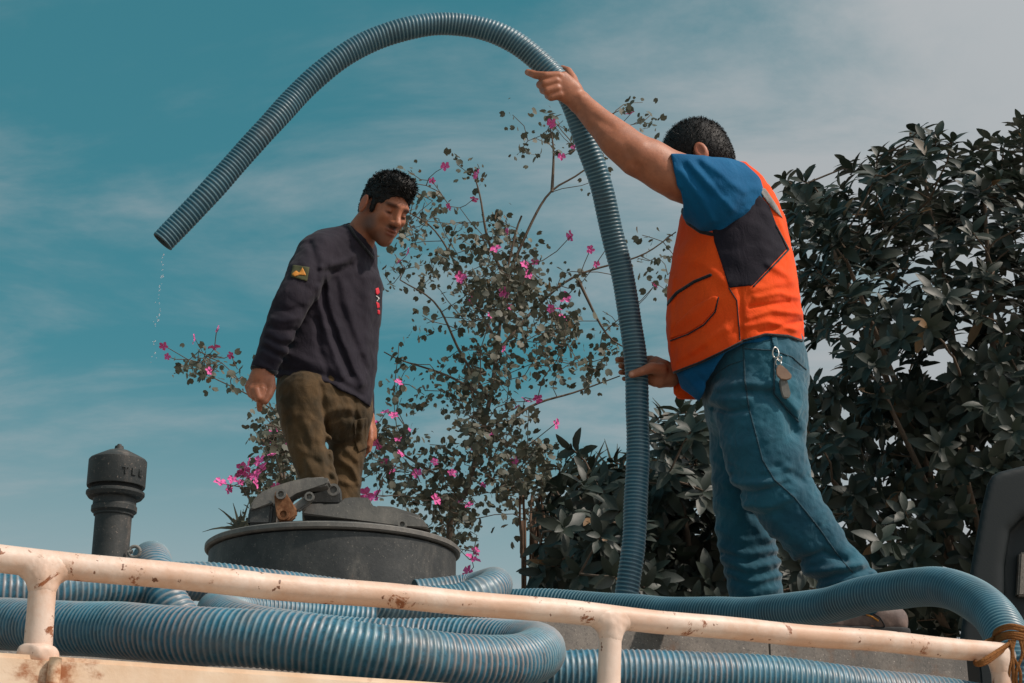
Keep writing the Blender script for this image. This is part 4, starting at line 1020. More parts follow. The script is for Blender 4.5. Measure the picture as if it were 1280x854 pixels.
# cast lettering on the cap, curved round it
def ring_text(txt, z0, size, a0, step, rad, mat):
    for i, chx in enumerate(txt):
        cu = bpy.data.curves.new('t', 'FONT'); cu.body = chx; cu.size = size; cu.extrude = 0.0025; cu.align_x = 'CENTER'
        ob = bpy.data.objects.new('t', cu); COL.objects.link(ob)
        dg = bpy.context.evaluated_depsgraph_get(); me = bpy.data.meshes.new_from_object(ob.evaluated_get(dg))
        bpy.data.objects.remove(ob)
        a = a0 + i * step; n = Vector((math.cos(a), math.sin(a), 0)); t = Vector((-math.sin(a), math.cos(a), 0))
        Mx = Matrix(((t.x, 0, n.x, vc.x + n.x * rad), (t.y, 0, n.y, vc.y + n.y * rad), (0, 1, 0, z0), (0, 0, 0, 1)))
        me.transform(Mx); o = put('letter', me, mat, vent)
ring_text('TLE', vz(600), vr(13), math.radians(-60), math.radians(17), vr(36.2), MAT['vent'])
eyer = [at(168, 690, YV - 0.02) + Vector((0.011 * math.cos(a), 0, 0.011 * math.sin(a))) for a in np.linspace(0, 6.283, 20)]
sub('eye_ring', tube_mesh('eye_ring', eyer, 0.0035, 8, 0.003, False), MAT['iron'], vent)
sub('eye_shank', tube_mesh('eye_shank', [at(160, 690, YV - 0.02), at(166, 690, YV - 0.02)], 0.004, 8, 0.003), MAT['iron'], vent)
# black moulded panel beyond the rope
pp = [(1198, 812), (1206, 752), (1216, 696), (1226, 640), (1234, 606), (1240, 595), (1250, 590), (1278, 583), (1330, 578), (1400, 580), (1416, 600), (1424, 820)]
YP = 3.55
class Slab:
    lo = None
    def __init__(s, pts, y0, y1): s.p = Poly(pts); s.y0 = y0; s.y1 = y1
    def __call__(s, P): return np.maximum(s.p(P), np.maximum(s.y0 - P[:, 1], P[:, 1] - s.y1))
fa = Field(); sl_ = Slab(pp, YP, YP + 0.13); fa.ops = [('d', lambda P: sl_(P) - 1.0, 0)]
fa.cut(Slab([(1254, 806), (1255, 706), (1262, 664), (1278, 648), (1330, 642), (1390, 645), (1396, 806)], YP - 0.1, YP + 0.055), 0.022)
fa.clip(Half((0, YP + 0.004, 0), (0, -1, 0)), 0.012)
plo = put('cab_fairing', mesh_field('cab_fairing', fa, 0.007, pxbox(pp, YP + 0.05, 0.2)), MAT['plastic'], None, 'black moulded plastic panel with rounded corner and hollow, behind the rope-tied rail end', 'panel')
put('inner_edge', prism_mesh('inner_edge', [(1275, 690), (1300, 690), (1300, 745), (1272, 745)], YP + 0.035, 0.022, 0.004), MAT['tank'], plo)
pb = at(1310, 812, YP)
put('foot', box_mesh('foot', 0.3, 0.1, 0.5, Matrix.Translation((pb.x, YP + 0.066, pb.z - 0.24)), 0.004), MAT['plastic'], plo)

# ------------------------------------------------------------------ hoses
HP = 0.0112
def hose(name, pts, r, mat, label, n=14, pitch=HP, amp=0.0016, seg=28, per=7, open_ends=False, group='teal ribbed suction hoses', parent=None):
    C, s = resample(smooth_path(pts, n), pitch / per)
    # relax the resampled run a little so bends stay round
    for _ in range(30): C[1:-1] = 0.5 * C[1:-1] + 0.25 * (C[:-2] + C[2:])
    C, s = resample(C, pitch / per)
    wv = np.random.RandomState(len(C) + 1).uniform(0, 6, 6)
    for ax_ in range(3): C[:, ax_] += 0.0022 * np.sin(s * 9.5 + wv[ax_]) + 0.0012 * np.sin(s * 23 + wv[ax_ + 3])
    T, N, B = frames(C); th = np.linspace(0, 2 * np.pi, seg, endpoint=False)
    ph = (s[:, None] / pitch + th[None] / (2 * np.pi)) % 1.0
    rib = np.exp(-((ph - 0.5) / 0.17) ** 2)
    rs_ = np.random.RandomState(len(C)); w1, w2 = rs_.uniform(0, 6, 2)
    R = (r + amp * (rib - 0.5)) * (1 + 0.012 * np.sin(s[:, None] * 17 + w1) * np.cos(2 * th[None] + w2) + 0.008 * np.sin(s[:, None] * 41 + w2))
    Vv = C[:, None] + R[..., None] * (np.cos(th)[None, :, None] * N[:, None] + np.sin(th)[None, :, None] * B[:, None])
    nn = len(C); i = np.arange(nn - 1)[:, None] * seg; j = np.arange(seg)[None]; j2 = (j + 1) % seg
    F = np.stack([i + j, i + j2, i + seg + j2, i + seg + j], -1).reshape(-1, 4)
    me = mesh_np(name, Vv.reshape(-1, 3), [F]); k = rib.reshape(-1, 1) ** 1.0
    vcol(me, np.repeat(k, 3, 1))
    me.polygons.foreach_set('use_smooth', np.ones(len(me.polygons), bool))
    o = put(name, me, mat, parent, label, 'hose' if label else None, group if label else None)
    # wall and bore at both ends
    for e, sg in ((0, -1), (nn - 1, 1)):
        ring = Vv[e]; c = C[e]; dr = T[e] * sg
        prof = [(1.0, 0.0), (0.97, 0.002), (0.86, 0.002), (0.84, -0.01), (0.84, -0.14)] if open_ends else [(1.0, 0.0), (0.9, 0.001)]
        rings = [c + (ring - c) * q + dr * d for q, d in prof]
        W_ = np.concatenate(rings); m_ = len(rings); ii = np.arange(m_ - 1)[:, None] * seg
        Fq = np.stack([ii + j, ii + seg + j, ii + seg + j2, ii + j2], -1).reshape(-1, 4)
        W_ = np.concatenate([W_, (c + dr * prof[-1][1])[None]]); jj = np.arange(seg)
        Ft = np.stack([np.full(seg, len(W_) - 1), (m_ - 1) * seg + (jj + 1) % seg, (m_ - 1) * seg + jj], 1)
        me2 = mesh_np('mouth', W_, [Fq[:, ::-1] if sg < 0 else Fq, Ft]); me2.polygons.foreach_set('use_smooth', np.ones(len(me2.polygons), bool))
        put('mouth', me2, MAT['hose_in'], o)
    return o
hd = lambda x, y, dy: at(x, y, Y2 + dy)
held = [hd(204, 301, -0.32), hd(260, 243, -0.32), hd(330, 164, -0.32), hd(395, 96, -0.31), hd(460, 53, -0.30), hd(530, 33, -0.28), hd(590, 32, -0.26), hd(640, 50, -0.245), hd(684, 84, -0.225), hd(710, 122, -0.20), hd(729, 170, -0.17), hd(752, 235, -0.12), hd(771, 310, -0.06), hd(785, 385, -0.01), hd(794, 460, 0.02), hd(798, 530, 0.03), hd(797, 600, 0.03), hd(791, 680, 0.02), hd(783, 750, 0.02), hd(784, 786, 0.03)]
e_ = held[-1]; held += [Vector((e_.x + 0.05, e_.y + 0.06, EZ + ZD + 0.055)), Vector((e_.x + 0.20, e_.y + 0.14, EZ + ZD + 0.040)), Vector((e_.x + 0.38, e_.y + 0.16, EZ + ZD + 0.040))]
hose('suction_hose', held, 0.0345, MAT['hose'], 'clean teal suction hose arching overhead with its open end dripping', open_ends=True)
hose('suction_hose', [ad(-160, 770, 2.75), ad(-60, 776, 2.62), ad(0, 782, 2.52), ad(100, 785, 2.38), ad(200, 790, 2.27), ad(300, 798, 2.21), ad(400, 808, 2.19), ad(490, 820, 2.20), ad(570, 829, 2.24), ad(630, 828, 2.30), ad(664, 820, 2.38), ad(676, 813, 2.48), ad(664, 808, 2.58), ad(620, 806, 2.64), ad(540, 804, 2.68), ad(440, 800, 2.70), ad(350, 790, 2.74), ad(292, 777, 2.82), ad(272, 768, 2.95), ad(300, 766, 3.08), ad(380, 772, 3.14), ad(470, 778, 3.16)], 0.040, MAT['hose_dusty'], 'dusty teal hose doubled back in a bend beside the middle rail post', amp=0.0018, pitch=0.0094)
hose('suction_hose', [ad(-200, 752, 2.9), ad(-60, 746, 2.95), ad(60, 738, 3.0), ad(160, 730, 3.1), ad(240, 728, 3.2), ad(330, 736, 3.28), ad(420, 746, 3.36), ad(500, 754, 3.44), ad(565, 754, 3.50), ad(602, 743, 3.54), ad(617, 733, 3.62), ad(612, 733, 3.72), ad(585, 738, 3.78), ad(520, 744, 3.74)], 0.0395, MAT['hose_dusty'], 'dusty teal hose running past the manhole foot and ending in a blunt loop', amp=0.0016)
hose('suction_hose', [ad(240, 790, 3.05), ad(205, 745, 3.10), ad(190, 706, 3.22), ad(186, 706, 3.42), ad(180, 740, 3.55), ad(172, 790, 3.60)], 0.0385, MAT['hose_dusty'], 'hump of teal hose beside the vent pipe')
hose('suction_hose', [ad(555, 845, 2.62), ad(640, 842, 2.58), ad(720, 842, 2.58), ad(820, 845, 2.60), ad(920, 849, 2.63), ad(1020, 857, 2.66), ad(1120, 868, 2.70), ad(1230, 884, 2.74), ad(1340, 902, 2.80)], 0.040, MAT['hose_dusty'], 'dusty teal hose lying straight along the tray under the right half of the rail', amp=0.0018, pitch=0.0094)
hose('suction_hose', [ad(560, 752, 4.25), ad(640, 755, 4.22), ad(720, 757, 4.15), ad(810, 763, 4.0), ad(890, 768, 3.82), ad(960, 766, 3.65), ad(1030, 756, 3.48), ad(1095, 742, 3.32), ad(1150, 735, 3.18), ad(1198, 740, 3.04), ad(1235, 762, 2.90), ad(1260, 796, 2.78), ad(1274, 840, 2.68), ad(1280, 900, 2.62)], 0.0385, MAT['hose'], 'teal hose arching in front of the jeans and tied down to the rail end', pitch=0.0100)
# rope lashing at the rail end
rpts = []
rc = tr_(U3 + 0.03, 0.015, ZR + 0.004); rg = random.Random(4)
lash = empty('rope_lashing', 'frayed brown rope tied round the rail end and the hose', 'rope', loc=rc)
def rope(pts, r=0.0034):
    o = put('strand', tube_mesh('strand', smooth_path(pts, 8), r, 8, 0.004), MAT['rope'], lash); o.matrix_parent_inverse = Matrix.Translation(-lash.location)
for k in range(5):
    o = rg.uniform(-4, 4); yy = 792 + k * 4
    rope([ad(1248 + o, yy + 14, 2.66), ad(1246 + o, yy - 2, 2.60), ad(1262, yy - 8 + o, 2.56), ad(1284, yy - 6, 2.58), ad(1300, yy - 2, 2.66), ad(1300, yy + 6, 2.80)])
for k in range(3):
    rope([ad(1268 - k * 3, 800 + k * 3, 2.56), ad(1250, 812 + k * 2, 2.53), ad(1234, 822 + k * 3, 2.50), ad(1222, 829 + k, 2.50), ad(1219, 823 + k, 2.54), ad(1228, 806, 2.58), ad(1246, 796, 2.60)])
for k in range(5):
    x = 1262 + k * 4 + rg.uniform(-2, 2)
    rope([ad(x, 800, 2.55), ad(x + rg.uniform(-5, 5), 818, 2.54), ad(x + rg.uniform(-8, 8), 840, 2.53), ad(x + rg.uniform(-10, 10), 866, 2.53)], 0.0027)
# drips from the open end
m = M('water', 0.05); m.b.inputs['Transmission Weight'].default_value = 0.9; m.b.inputs['IOR'].default_value = 1.33; m.color((0.9, 0.95, 1.0))
bm = bmesh.new(); rg = random.Random(9); p0 = hd(205, 312, -0.32)
for k in range(34):
    z = rg.uniform(0, 1) ** 0.8 * 0.34; r = rg.uniform(0.0012, 0.0028)
    mt = Matrix.Translation(p0 + Vector((rg.gauss(0, 0.004) - z * 0.02, rg.gauss(0, 0.004), -z))) @ Matrix.Diagonal((1, 1, rg.uniform(1.0, 2.0), 1))
    bmesh.ops.create_icosphere(bm, subdivisions=1, radius=r, matrix=mt)
put('water_drops', bm_mesh('water_drops', bm, smooth=True), m.m, None, 'water drops falling from the open hose end', 'water', None, 'stuff')
# ------------------------------------------------------------------ trees
def leaf_mat(name, c1, c2, rough, trans=0.15):
    m = M(name, rough, spec=0.5)
    oi = m.n('ShaderNodeObjectInfo'); g = m.n('ShaderNodeNewGeometry')
    x = m.n('ShaderNodeMath', operation='FRACT'); ad_ = m.n('ShaderNodeMath', operation='ADD')
    m.t.links.new(oi.outputs['Random'], ad_.inputs[0]); m.t.links.new(g.outputs['Random Per Island'], ad_.inputs[1]); m.t.links.new(ad_.outputs[0], x.inputs[0])
    c = m.mix(x.outputs[0], c1, c2)
    yl = m.rng(x.outputs[0], 0.988, 0.995); c = m.mix(yl, c, srgb(120, 92, 62))
    m.color(c); m.bump(m.noise(60, 3), 0.2, 0.003)
    t = m.n('ShaderNodeBsdfTranslucent'); m.t.links.new(c, t.inputs[0]); ms = m.n('ShaderNodeMixShader'); ms.inputs[0].default_value = trans
    m.t.links.new(m.b.outputs[0], ms.inputs[1]); m.t.links.new(t.outputs[0], ms.inputs[2])
    m.t.links.new(ms.outputs[0], m.t.nodes['Material Output'].inputs[0])
    return m.m
MAT['leaf_big'] = leaf_mat('leathery_leaf', srgb(30, 41, 34), srgb(52, 60, 50), 0.52)
MAT['leaf_small'] = leaf_mat('thin_leaf', srgb(62, 66, 54), srgb(96, 94, 78), 0.6, 0.2)
m = M('bark', 0.9, spec=0.1); m.color(m.mix(m.noise(30, 6, 0.7), srgb(72, 62, 54), srgb(118, 104, 92))); m.bump(m.noise(50, 6, 0.7, stretch=(1, 1, 0.3)), 0.6, 0.01); MAT['bark'] = m.m
m = M('petal', 0.6, spec=0.2); m.color(m.mix(m.noise(40, 3), srgb(206, 62, 138), srgb(228, 116, 176))); MAT['petal'] = m.m
m = M('dry_stalk', 0.9); m.color(m.mix(m.noise(20), srgb(74, 54, 42), srgb(104, 78, 58))); MAT['dry'] = m.m
rng = np.random.RandomState(11)

def leaf_template(L, Wd, droop, fold, notch=False):
    if notch:   # round two-lobed leaf
        V = np.array([(0, 0, 0), (0.42, 0, 0), (0.80, 0, 0), (0.22, 0.42, .06), (0.62, 0.52, .10), (1.0, 0.30, .04), (0.22, -0.42, .06), (0.62, -0.52, .10), (1.0, -0.30, .04)])
        F3 = [(0, 1, 3), (0, 6, 1), (2, 5, 4), (2, 7, 8)]; F4 = [(1, 2, 4, 3), (1, 6, 7, 2)]
    else:
        ts = [0.0, 0.22, 0.48, 0.74, 0.92]; ws = [0.0, 0.34, 0.50, 0.40, 0.18]
        V = [(0, 0, 0)]
        for q, w_ in zip(ts[1:], ws[1:]): V += [(q, 0, 0), (q, w_, fold * w_ * 2), (q, -w_, fold * w_ * 2)]
        V.append((1.0, 0, 0)); V = np.array(V)
        F3 = [(0, 1, 2), (0, 3, 1), (10, 13, 11), (10, 12, 13)]; F4 = []
        for q in range(3):
            a_ = 1 + 3 * q; F4 += [(a_, a_ + 3, a_ + 4, a_ + 1), (a_, a_ + 2, a_ + 5, a_ + 3)]
    V = V.astype(float); V[:, 2] = V[:, 2] * Wd - droop * L * V[:, 0] ** 2; V[:, 0] *= L; V[:, 1] *= Wd
    return V, np.array(F3), np.array(F4)
def basis(d, up):
    """rows of x (along d), y, z for arrays"""
    d = d / (np.linalg.norm(d, axis=1)[:, None] + 1e-9)
    y = np.cross(up, d); y /= np.linalg.norm(y, axis=1)[:, None] + 1e-9
    z = np.cross(d, y)
    return np.stack([d, y, z], 1)
def stamp(name, tmpl, pos, B, sc):
    V, F3, F4 = tmpl; n = len(pos); k = len(V)
    W_ = (V[None] * sc[:, None, None]) @ B + pos[:, None]
    o = (np.arange(n) * k)[:, None, None]
    me = mesh_np(name, W_.reshape(-1, 3), [(F3[None] + o).reshape(-1, 3), (F4[None] + o).reshape(-1, 4)])
    return me
def tmpl_mesh(name, t, mat):
    me = mesh_np(name, t[0], [t[1], t[2]]); me.materials.append(mat); return me
def leaf_objects(parent, me, pos, B, sc, name='leaf'):
    for i in range(len(pos)):
        o = bpy.data.objects.new(name, me); COL.objects.link(o); o.parent = parent
        R = Matrix(B[i].T.tolist()).to_4x4()
        o.matrix_parent_inverse = Matrix.Translation(-parent.location)
        o.matrix_basis = Matrix.Translation(pos[i].tolist()) @ R @ Matrix.Diagonal((sc[i],) * 3 + (1,))
def in_poly(px, py, pts):
    ins = np.zeros(len(px), bool); n = len(pts)
    for i in range(n):
        (x0, y0), (x1, y1) = pts[i], pts[(i + 1) % n]
        c = (y0 > py) != (y1 > py); ins ^= c & (px < (x1 - x0) * (py - y0) / (y1 - y0 + 1e-12) + x0)
    return ins
def at_np(px, py, Y):
    a = (px - 640) / FPX; b = (427 - py) / FPX; ry = CT - b * ST; t = Y / ry
    return np.stack([a * t, Y, EZ + (ST + b * CT) * t], 1)
def grow_branches(limbs, targets, r_tip, step=0.12, sag=0.1):
    """join every target to the nearest piece of what already grows; returns list of (points, radii)"""
    nodes = [p for l in limbs for p in l]; N = np.array([tuple(p) for p in nodes]); out = []
    D = np.array([np.min(np.linalg.norm(N - t, axis=1)) for t in targets])
    for i in np.argsort(D):
        t = targets[i]; d = np.linalg.norm(N - t, axis=1) + np.maximum(0, N[:, 2] - t[2]) * 1.2
        b = N[np.argmin(d)]; L = np.linalg.norm(t - b)
        if L < 0.03: continue
        k = max(2, int(L / step) + 1); s = np.linspace(0, 1, k + 1)[:, None]
        pts = b + (t - b) * s; bow = np.array([rng.normal(0, .08), rng.normal(0, .08), rng.normal(0.02, .08)]) * L
        pts = pts + bow * np.sin(s * np.pi) + rng.normal(0, 0.010, pts.shape) * np.sin(s * np.pi)
        out.append((pts, np.interp(s[:, 0], [0, 1], [r_tip * (1 + 1.6 * min(L, 1.0)), r_tip])))
        N = np.concatenate([N, pts[1:]])
    return out
def tubes_joined(name, lst, seg=5):
    Vs, Fs, o = [], [], 0
    for pts, rad in lst:
        C = np.asarray(pts, float); T, N, B = frames(C); th = np.linspace(0, 2 * np.pi, seg, endpoint=False)
        V = C[:, None] + np.asarray(rad)[:, None, None] * (np.cos(th)[None, :, None] * N[:, None] + np.sin(th)[None, :, None] * B[:, None])
        n = len(C); i = np.arange(n - 1)[:, None] * seg; j = np.arange(seg)[None]; j2 = (j + 1) % seg
        Fs.append(np.stack([i + j, i + j2, i + seg + j2, i + seg + j], -1).reshape(-1, 4) + o); Vs.append(V.reshape(-1, 3)); o += n * seg
    me = mesh_np(name, np.concatenate(Vs), [np.concatenate(Fs)]); me.polygons.foreach_set('use_smooth', np.ones(len(me.polygons), bool)); return me
def limb(parent, name, pts, r0, r1, mat, seg=10):
    o = put(name, tube_mesh(name, smooth_path(pts, 8), [r0, r1], seg, 0.05), mat, parent); o.matrix_parent_inverse = Matrix.Translation(-parent.location); return o
def child(parent, name, me, mat, kind=None):
    o = put(name, me, mat, parent, kind=kind); o.matrix_parent_inverse = Matrix.Translation(-parent.location); return o

# ---- broad-leaved tree and bush on the right: whorls of long leathery leaves
def whorl_tree(name, label, poly, Yr, n, base_px, Yb, L, group, hold=None, seed=1, keep=300, lim=(), sprigs=()):
    global rng
    rng = np.random.RandomState(seed)
    xs = [p[0] for p in poly]; ys = [p[1] for p in poly]
    px = rng.uniform(min(xs), max(xs), n * 6); py = rng.uniform(min(ys), max(ys), n * 6)
    ok = in_poly(px, py, poly); px, py = px[ok], py[ok]
    # openings: thin the crown by a smooth field so sky shows through in places
    f = np.sin(px * 0.043 + 1.3 * np.sin(py * 0.031)) + np.sin(py * 0.052 + 1.1 * np.sin(px * 0.027) + seed) + 0.8 * np.sin(px * 0.09 + py * 0.075)
    ok = (f < 1.15) | (rng.rand(len(px)) < 0.16); px, py = px[ok][:n], py[ok][:n]
    if sprigs: px = np.concatenate([[q[0] for q in sprigs], px]).astype(float); py = np.concatenate([[q[1] for q in sprigs], py]).astype(float)
    Y = Yr[0] + (Yr[1] - Yr[0]) * rng.rand(len(px)) ** 0.8
    Y = Y + 0.45 * np.sin(px * 0.021 + seed) * np.sin(py * 0.024 + 1.0) + rng.normal(0, 0.15, len(px))
    P = at_np(px, py, Y)
    gb = at(base_px, 800, Yb)
    base = Vector((gb.x, gb.y, 0))
    t = empty(name, label, 'tree' if 'tree' in name else 'bush', None, loc=base)
    top = Vector((gb.x, gb.y, EZ + 0.8))
    limb(t, 'trunk', [base, base.lerp(top, 0.5) + Vector((0.05, 0.03, 0)), top], 0.12, 0.07, MAT['bark'], 14)
    limbs = [[base.lerp(top, k / 8) for k in range(4, 9)]]
    for (x, y, dY) in lim:
        e = at(x, y, Yb + dY); pts = [top - Vector((0, 0, 0.3)), top.lerp(e, 0.5) + Vector((0, 0, 0.12)), e]
        limb(t, 'limb', pts, 0.032, 0.010, MAT['bark']); limbs.append(smooth_path(pts, 6))
    child(t, 'branches', tubes_joined('branches', grow_branches(limbs, P[:420], 0.004)), MAT['bark'], 'stuff')
    cen = P.mean(0)
    ax = P - cen; ax /= np.linalg.norm(ax, axis=1)[:, None] + 1e-9; ax += np.array([0, -0.25, 0.55]) + rng.normal(0, 0.35, ax.shape); ax /= np.linalg.norm(ax, axis=1)[:, None]
    pos, dirs, ups, sc = [], [], [], []
    for i in range(len(P)):
        k = rng.randint(8, 13); a0 = rng.rand() * 6.28
        u = np.cross(ax[i], [0.3, 0.2, 0.9]); u /= np.linalg.norm(u); v = np.cross(ax[i], u)
        for j in range(k):
            a = a0 + j * 2.399; e = math.radians(32 + 62 * (j / k) + rng.normal(0, 9))
            d = ax[i] * math.cos(e) + (u * math.cos(a) + v * math.sin(a)) * math.sin(e)
            d = d + np.array([0, 0, -0.10]); pos.append(P[i] - ax[i] * 0.05 * (j / k)); dirs.append(d); ups.append(ax[i] + rng.normal(0, 0.25, 3)); sc.append(rng.uniform(0.7, 1.25) * (0.8 + 0.3 * j / k))
    pos = np.array(pos); dirs = np.array(dirs); ups = np.array(ups); sc = np.array(sc)
    B = basis(dirs, ups)
    tm = leaf_template(L, L * 0.42, 0.32, 0.12)
    # nearest leaves that the photograph shows become single leaves
    qx, qy, _ = proj(pos); vis = (qx > 0) & (qx < 1280) & (qy < 770)
    if hold is not None: vis &= hold(qx, qy)
    order = np.argsort(np.where(vis, pos[:, 1] - 3 * L * sc, 1e6)); pick = order[:keep]; rest = np.setdiff1d(np.arange(len(pos)), pick)
    me = tmpl_mesh('leaf', tm, MAT['leaf_big'])
    leaf_objects(t, me, pos[pick], B[pick], sc[pick])
    child(t, 'foliage', stamp('foliage', tm, pos[rest], B[rest], sc[rest]), MAT['leaf_big'], 'stuff')
    return t
not_man = lambda x, y: ~((x > 860) & (x < 1010) & (y > 400))
crown = [(985, 250), (1006, 240), (1036, 238), (1060, 214), (1092, 208), (1112, 200), (1132, 190), (1150, 175), (1185, 184), (1210, 200), (1240, 198), (1256, 185), (1275, 168), (1310, 150), (1350, 195), (1392, 150), (1440, 230), (1470, 260), (1450, 380), (1520, 470), (1490, 600), (1540, 800), (995, 800), (1000, 480), (1040, 470), (1064, 430), (1030, 418), (1012, 412), (1004, 380), (992, 320)]
whorl_tree('broadleaf_tree', 'dark broad-leaved tree with whorled leathery leaves rising behind the orange vest', crown, (7.4, 9.4), 1350, 1260, 8.6, 0.120, None, not_man, 3, 300,
    [(1010, 240, -0.4), (1060, 330, -0.8), (1150, 190, 0.0), (1230, 240, -0.6), (1100, 480, -0.8), (1040, 600, -0.8), (1200, 560, -1.0), (1300, 400, 0), (1380, 300, 0.3)],
    [(980, 224), (988, 236), (1004, 226), (1010, 244), (1058, 203), (1066, 212), (1096, 196), (1112, 190), (1148, 164), (1156, 176), (1172, 172), (1190, 178), (1216, 186), (1238, 174), (1256, 180), (1276, 156), (1290, 150), (984, 262), (980, 285), (1016, 420), (1004, 398), (1420, 140), (1380, 130), (1480, 250)])
bush = [(676, 720), (684, 660), (694, 610), (716, 580), (742, 590), (770, 596), (800, 588), (818, 548), (838, 530), (866, 524), (896, 530), (930, 560), (1010, 600), (1030, 800), (690, 800)]
whorl_tree('broadleaf_bush', 'dark broad-leaved bush behind the upright run of held hose', bush, (6.3, 7.6), 560, 880, 7.0, 0.104, None, lambda x, y: ~((x > 890) & (x < 1005)), 5, 300,
    [(720, 620, -0.3), (760, 640, -0.4), (840, 560, -0.2), (930, 620, 0), (990, 680, 0), (700, 700, 0)],
    [(682, 640), (676, 680), (672, 715), (700, 585), (716, 562), (736, 572), (768, 578), (812, 536), (826, 520), (850, 512), (870, 514), (796, 572)])

# ---- flowering tree in the middle
def flower_tree(name, label, trunk, limbs_px, clusters, flowers, Y0, base_px, seed, leafL, keep, sprigs=()):
    global rng
    rng = np.random.RandomState(seed)
    gb = at(base_px, 800, Y0); base = Vector((gb.x, gb.y, 0)); t = empty(name, label, 'tree', None, loc=base)
    tp = [base, base + Vector((0.05, 0.02, 1.5))] + [at(x, y, Y0) for x, y in trunk]
    limb(t, 'trunk', tp, 0.040, 0.005, MAT['bark'], 12)
    skel = [smooth_path(tp[2:], 8)]
    for L_ in limbs_px:
        pts = [at(x, y, Y0 + dY) for x, y, dY in L_]
        limb(t, 'limb', pts, 0.009, 0.003, MAT['bark'], 8); skel.append(smooth_path(pts, 10))
    tg, pos, dirs, ups, sc = [], [], [], [], []
    for (cx, cy, rx, ry, nt, nl) in clusters:
        for _ in range(nt):
            r = math.sqrt(rng.rand()); a = rng.rand() * 6.28
            c = at_np(np.array([cx + rx * r * math.cos(a)]), np.array([cy + ry * r * math.sin(a)]), np.array([Y0 + rng.normal(0, 0.35)]))[0]
            tg.append(c)
            k = max(2, int(rng.poisson(nl * 1.9)))
            for _ in range(k):
                pos.append(c + rng.normal(0, 0.040, 3) + np.array([0, 0, -0.02])); d = rng.normal(0, 1, 3); d[2] -= 0.7; dirs.append(d); ups.append(rng.normal(0, 1, 3) + np.array([0, -0.4, 0.5])); sc.append(rng.uniform(0.45, 1.4))
    tg = np.array(tg)
    ex = tg[rng.choice(len(tg), len(flowers) // 2)]; ex_px = proj(ex); flowers = list(flowers) + [(float(x), float(y), 0.8) for x, y in zip(ex_px[0], ex_px[1])]
    fl = at_np(np.array([f[0] for f in flowers], float), np.array([f[1] for f in flowers], float), Y0 + rng.normal(-0.40, 0.12, len(flowers)))
    br = grow_branches(skel, np.concatenate([tg, fl]), 0.0019, 0.10)
    child(t, 'twigs', tubes_joined('twigs', br, 4), MAT['bark'], 'stuff')
    pos = np.array(pos); B = basis(np.array(dirs), np.array(ups)); sc = np.array(sc)
    tm = leaf_template(leafL, leafL * 0.95, 0.12, 0.1, True)
    order = np.argsort(-sc / pos[:, 1]); pick, rest = order[:keep], order[keep:]
    leaf_objects(t, tmpl_mesh('leaf', tm, MAT['leaf_small']), pos[pick], B[pick], sc[pick])
    if len(rest): child(t, 'foliage', stamp('foliage', tm, pos[rest], B[rest], sc[rest]), MAT['leaf_small'], 'stuff')
    # five-petalled flowers
    bm = bmesh.new()
    for k in range(5):
        a = k * 1.2566 + 0.2 * (k % 2); ca, sa = math.cos(a), math.sin(a)
        pr = [(0, 0, 0), (0.016, 0.013, .009), (0.032, 0.017, .014), (0.045, 0.004, .008), (0.034, -0.015, .016), (0.015, -0.012, .007)]
        bm.faces.new([bm.verts.new((x * ca - y * sa, x * sa + y * ca, z + 0.004 * math.sin(k * 2))) for x, y, z in pr])
    fm = bm_mesh('flower', bm); fm.materials.append(MAT['petal'])
    Bf = basis(rng.normal(0, 1, fl.shape), np.array([0, -0.9, 0.2]) + rng.normal(0, 0.45, fl.shape))
    leaf_objects(t, fm, fl, Bf, np.array([f[2] for f in flowers]) * 0.62 * rng.uniform(0.85, 1.15, len(fl)), 'flower')
    return t
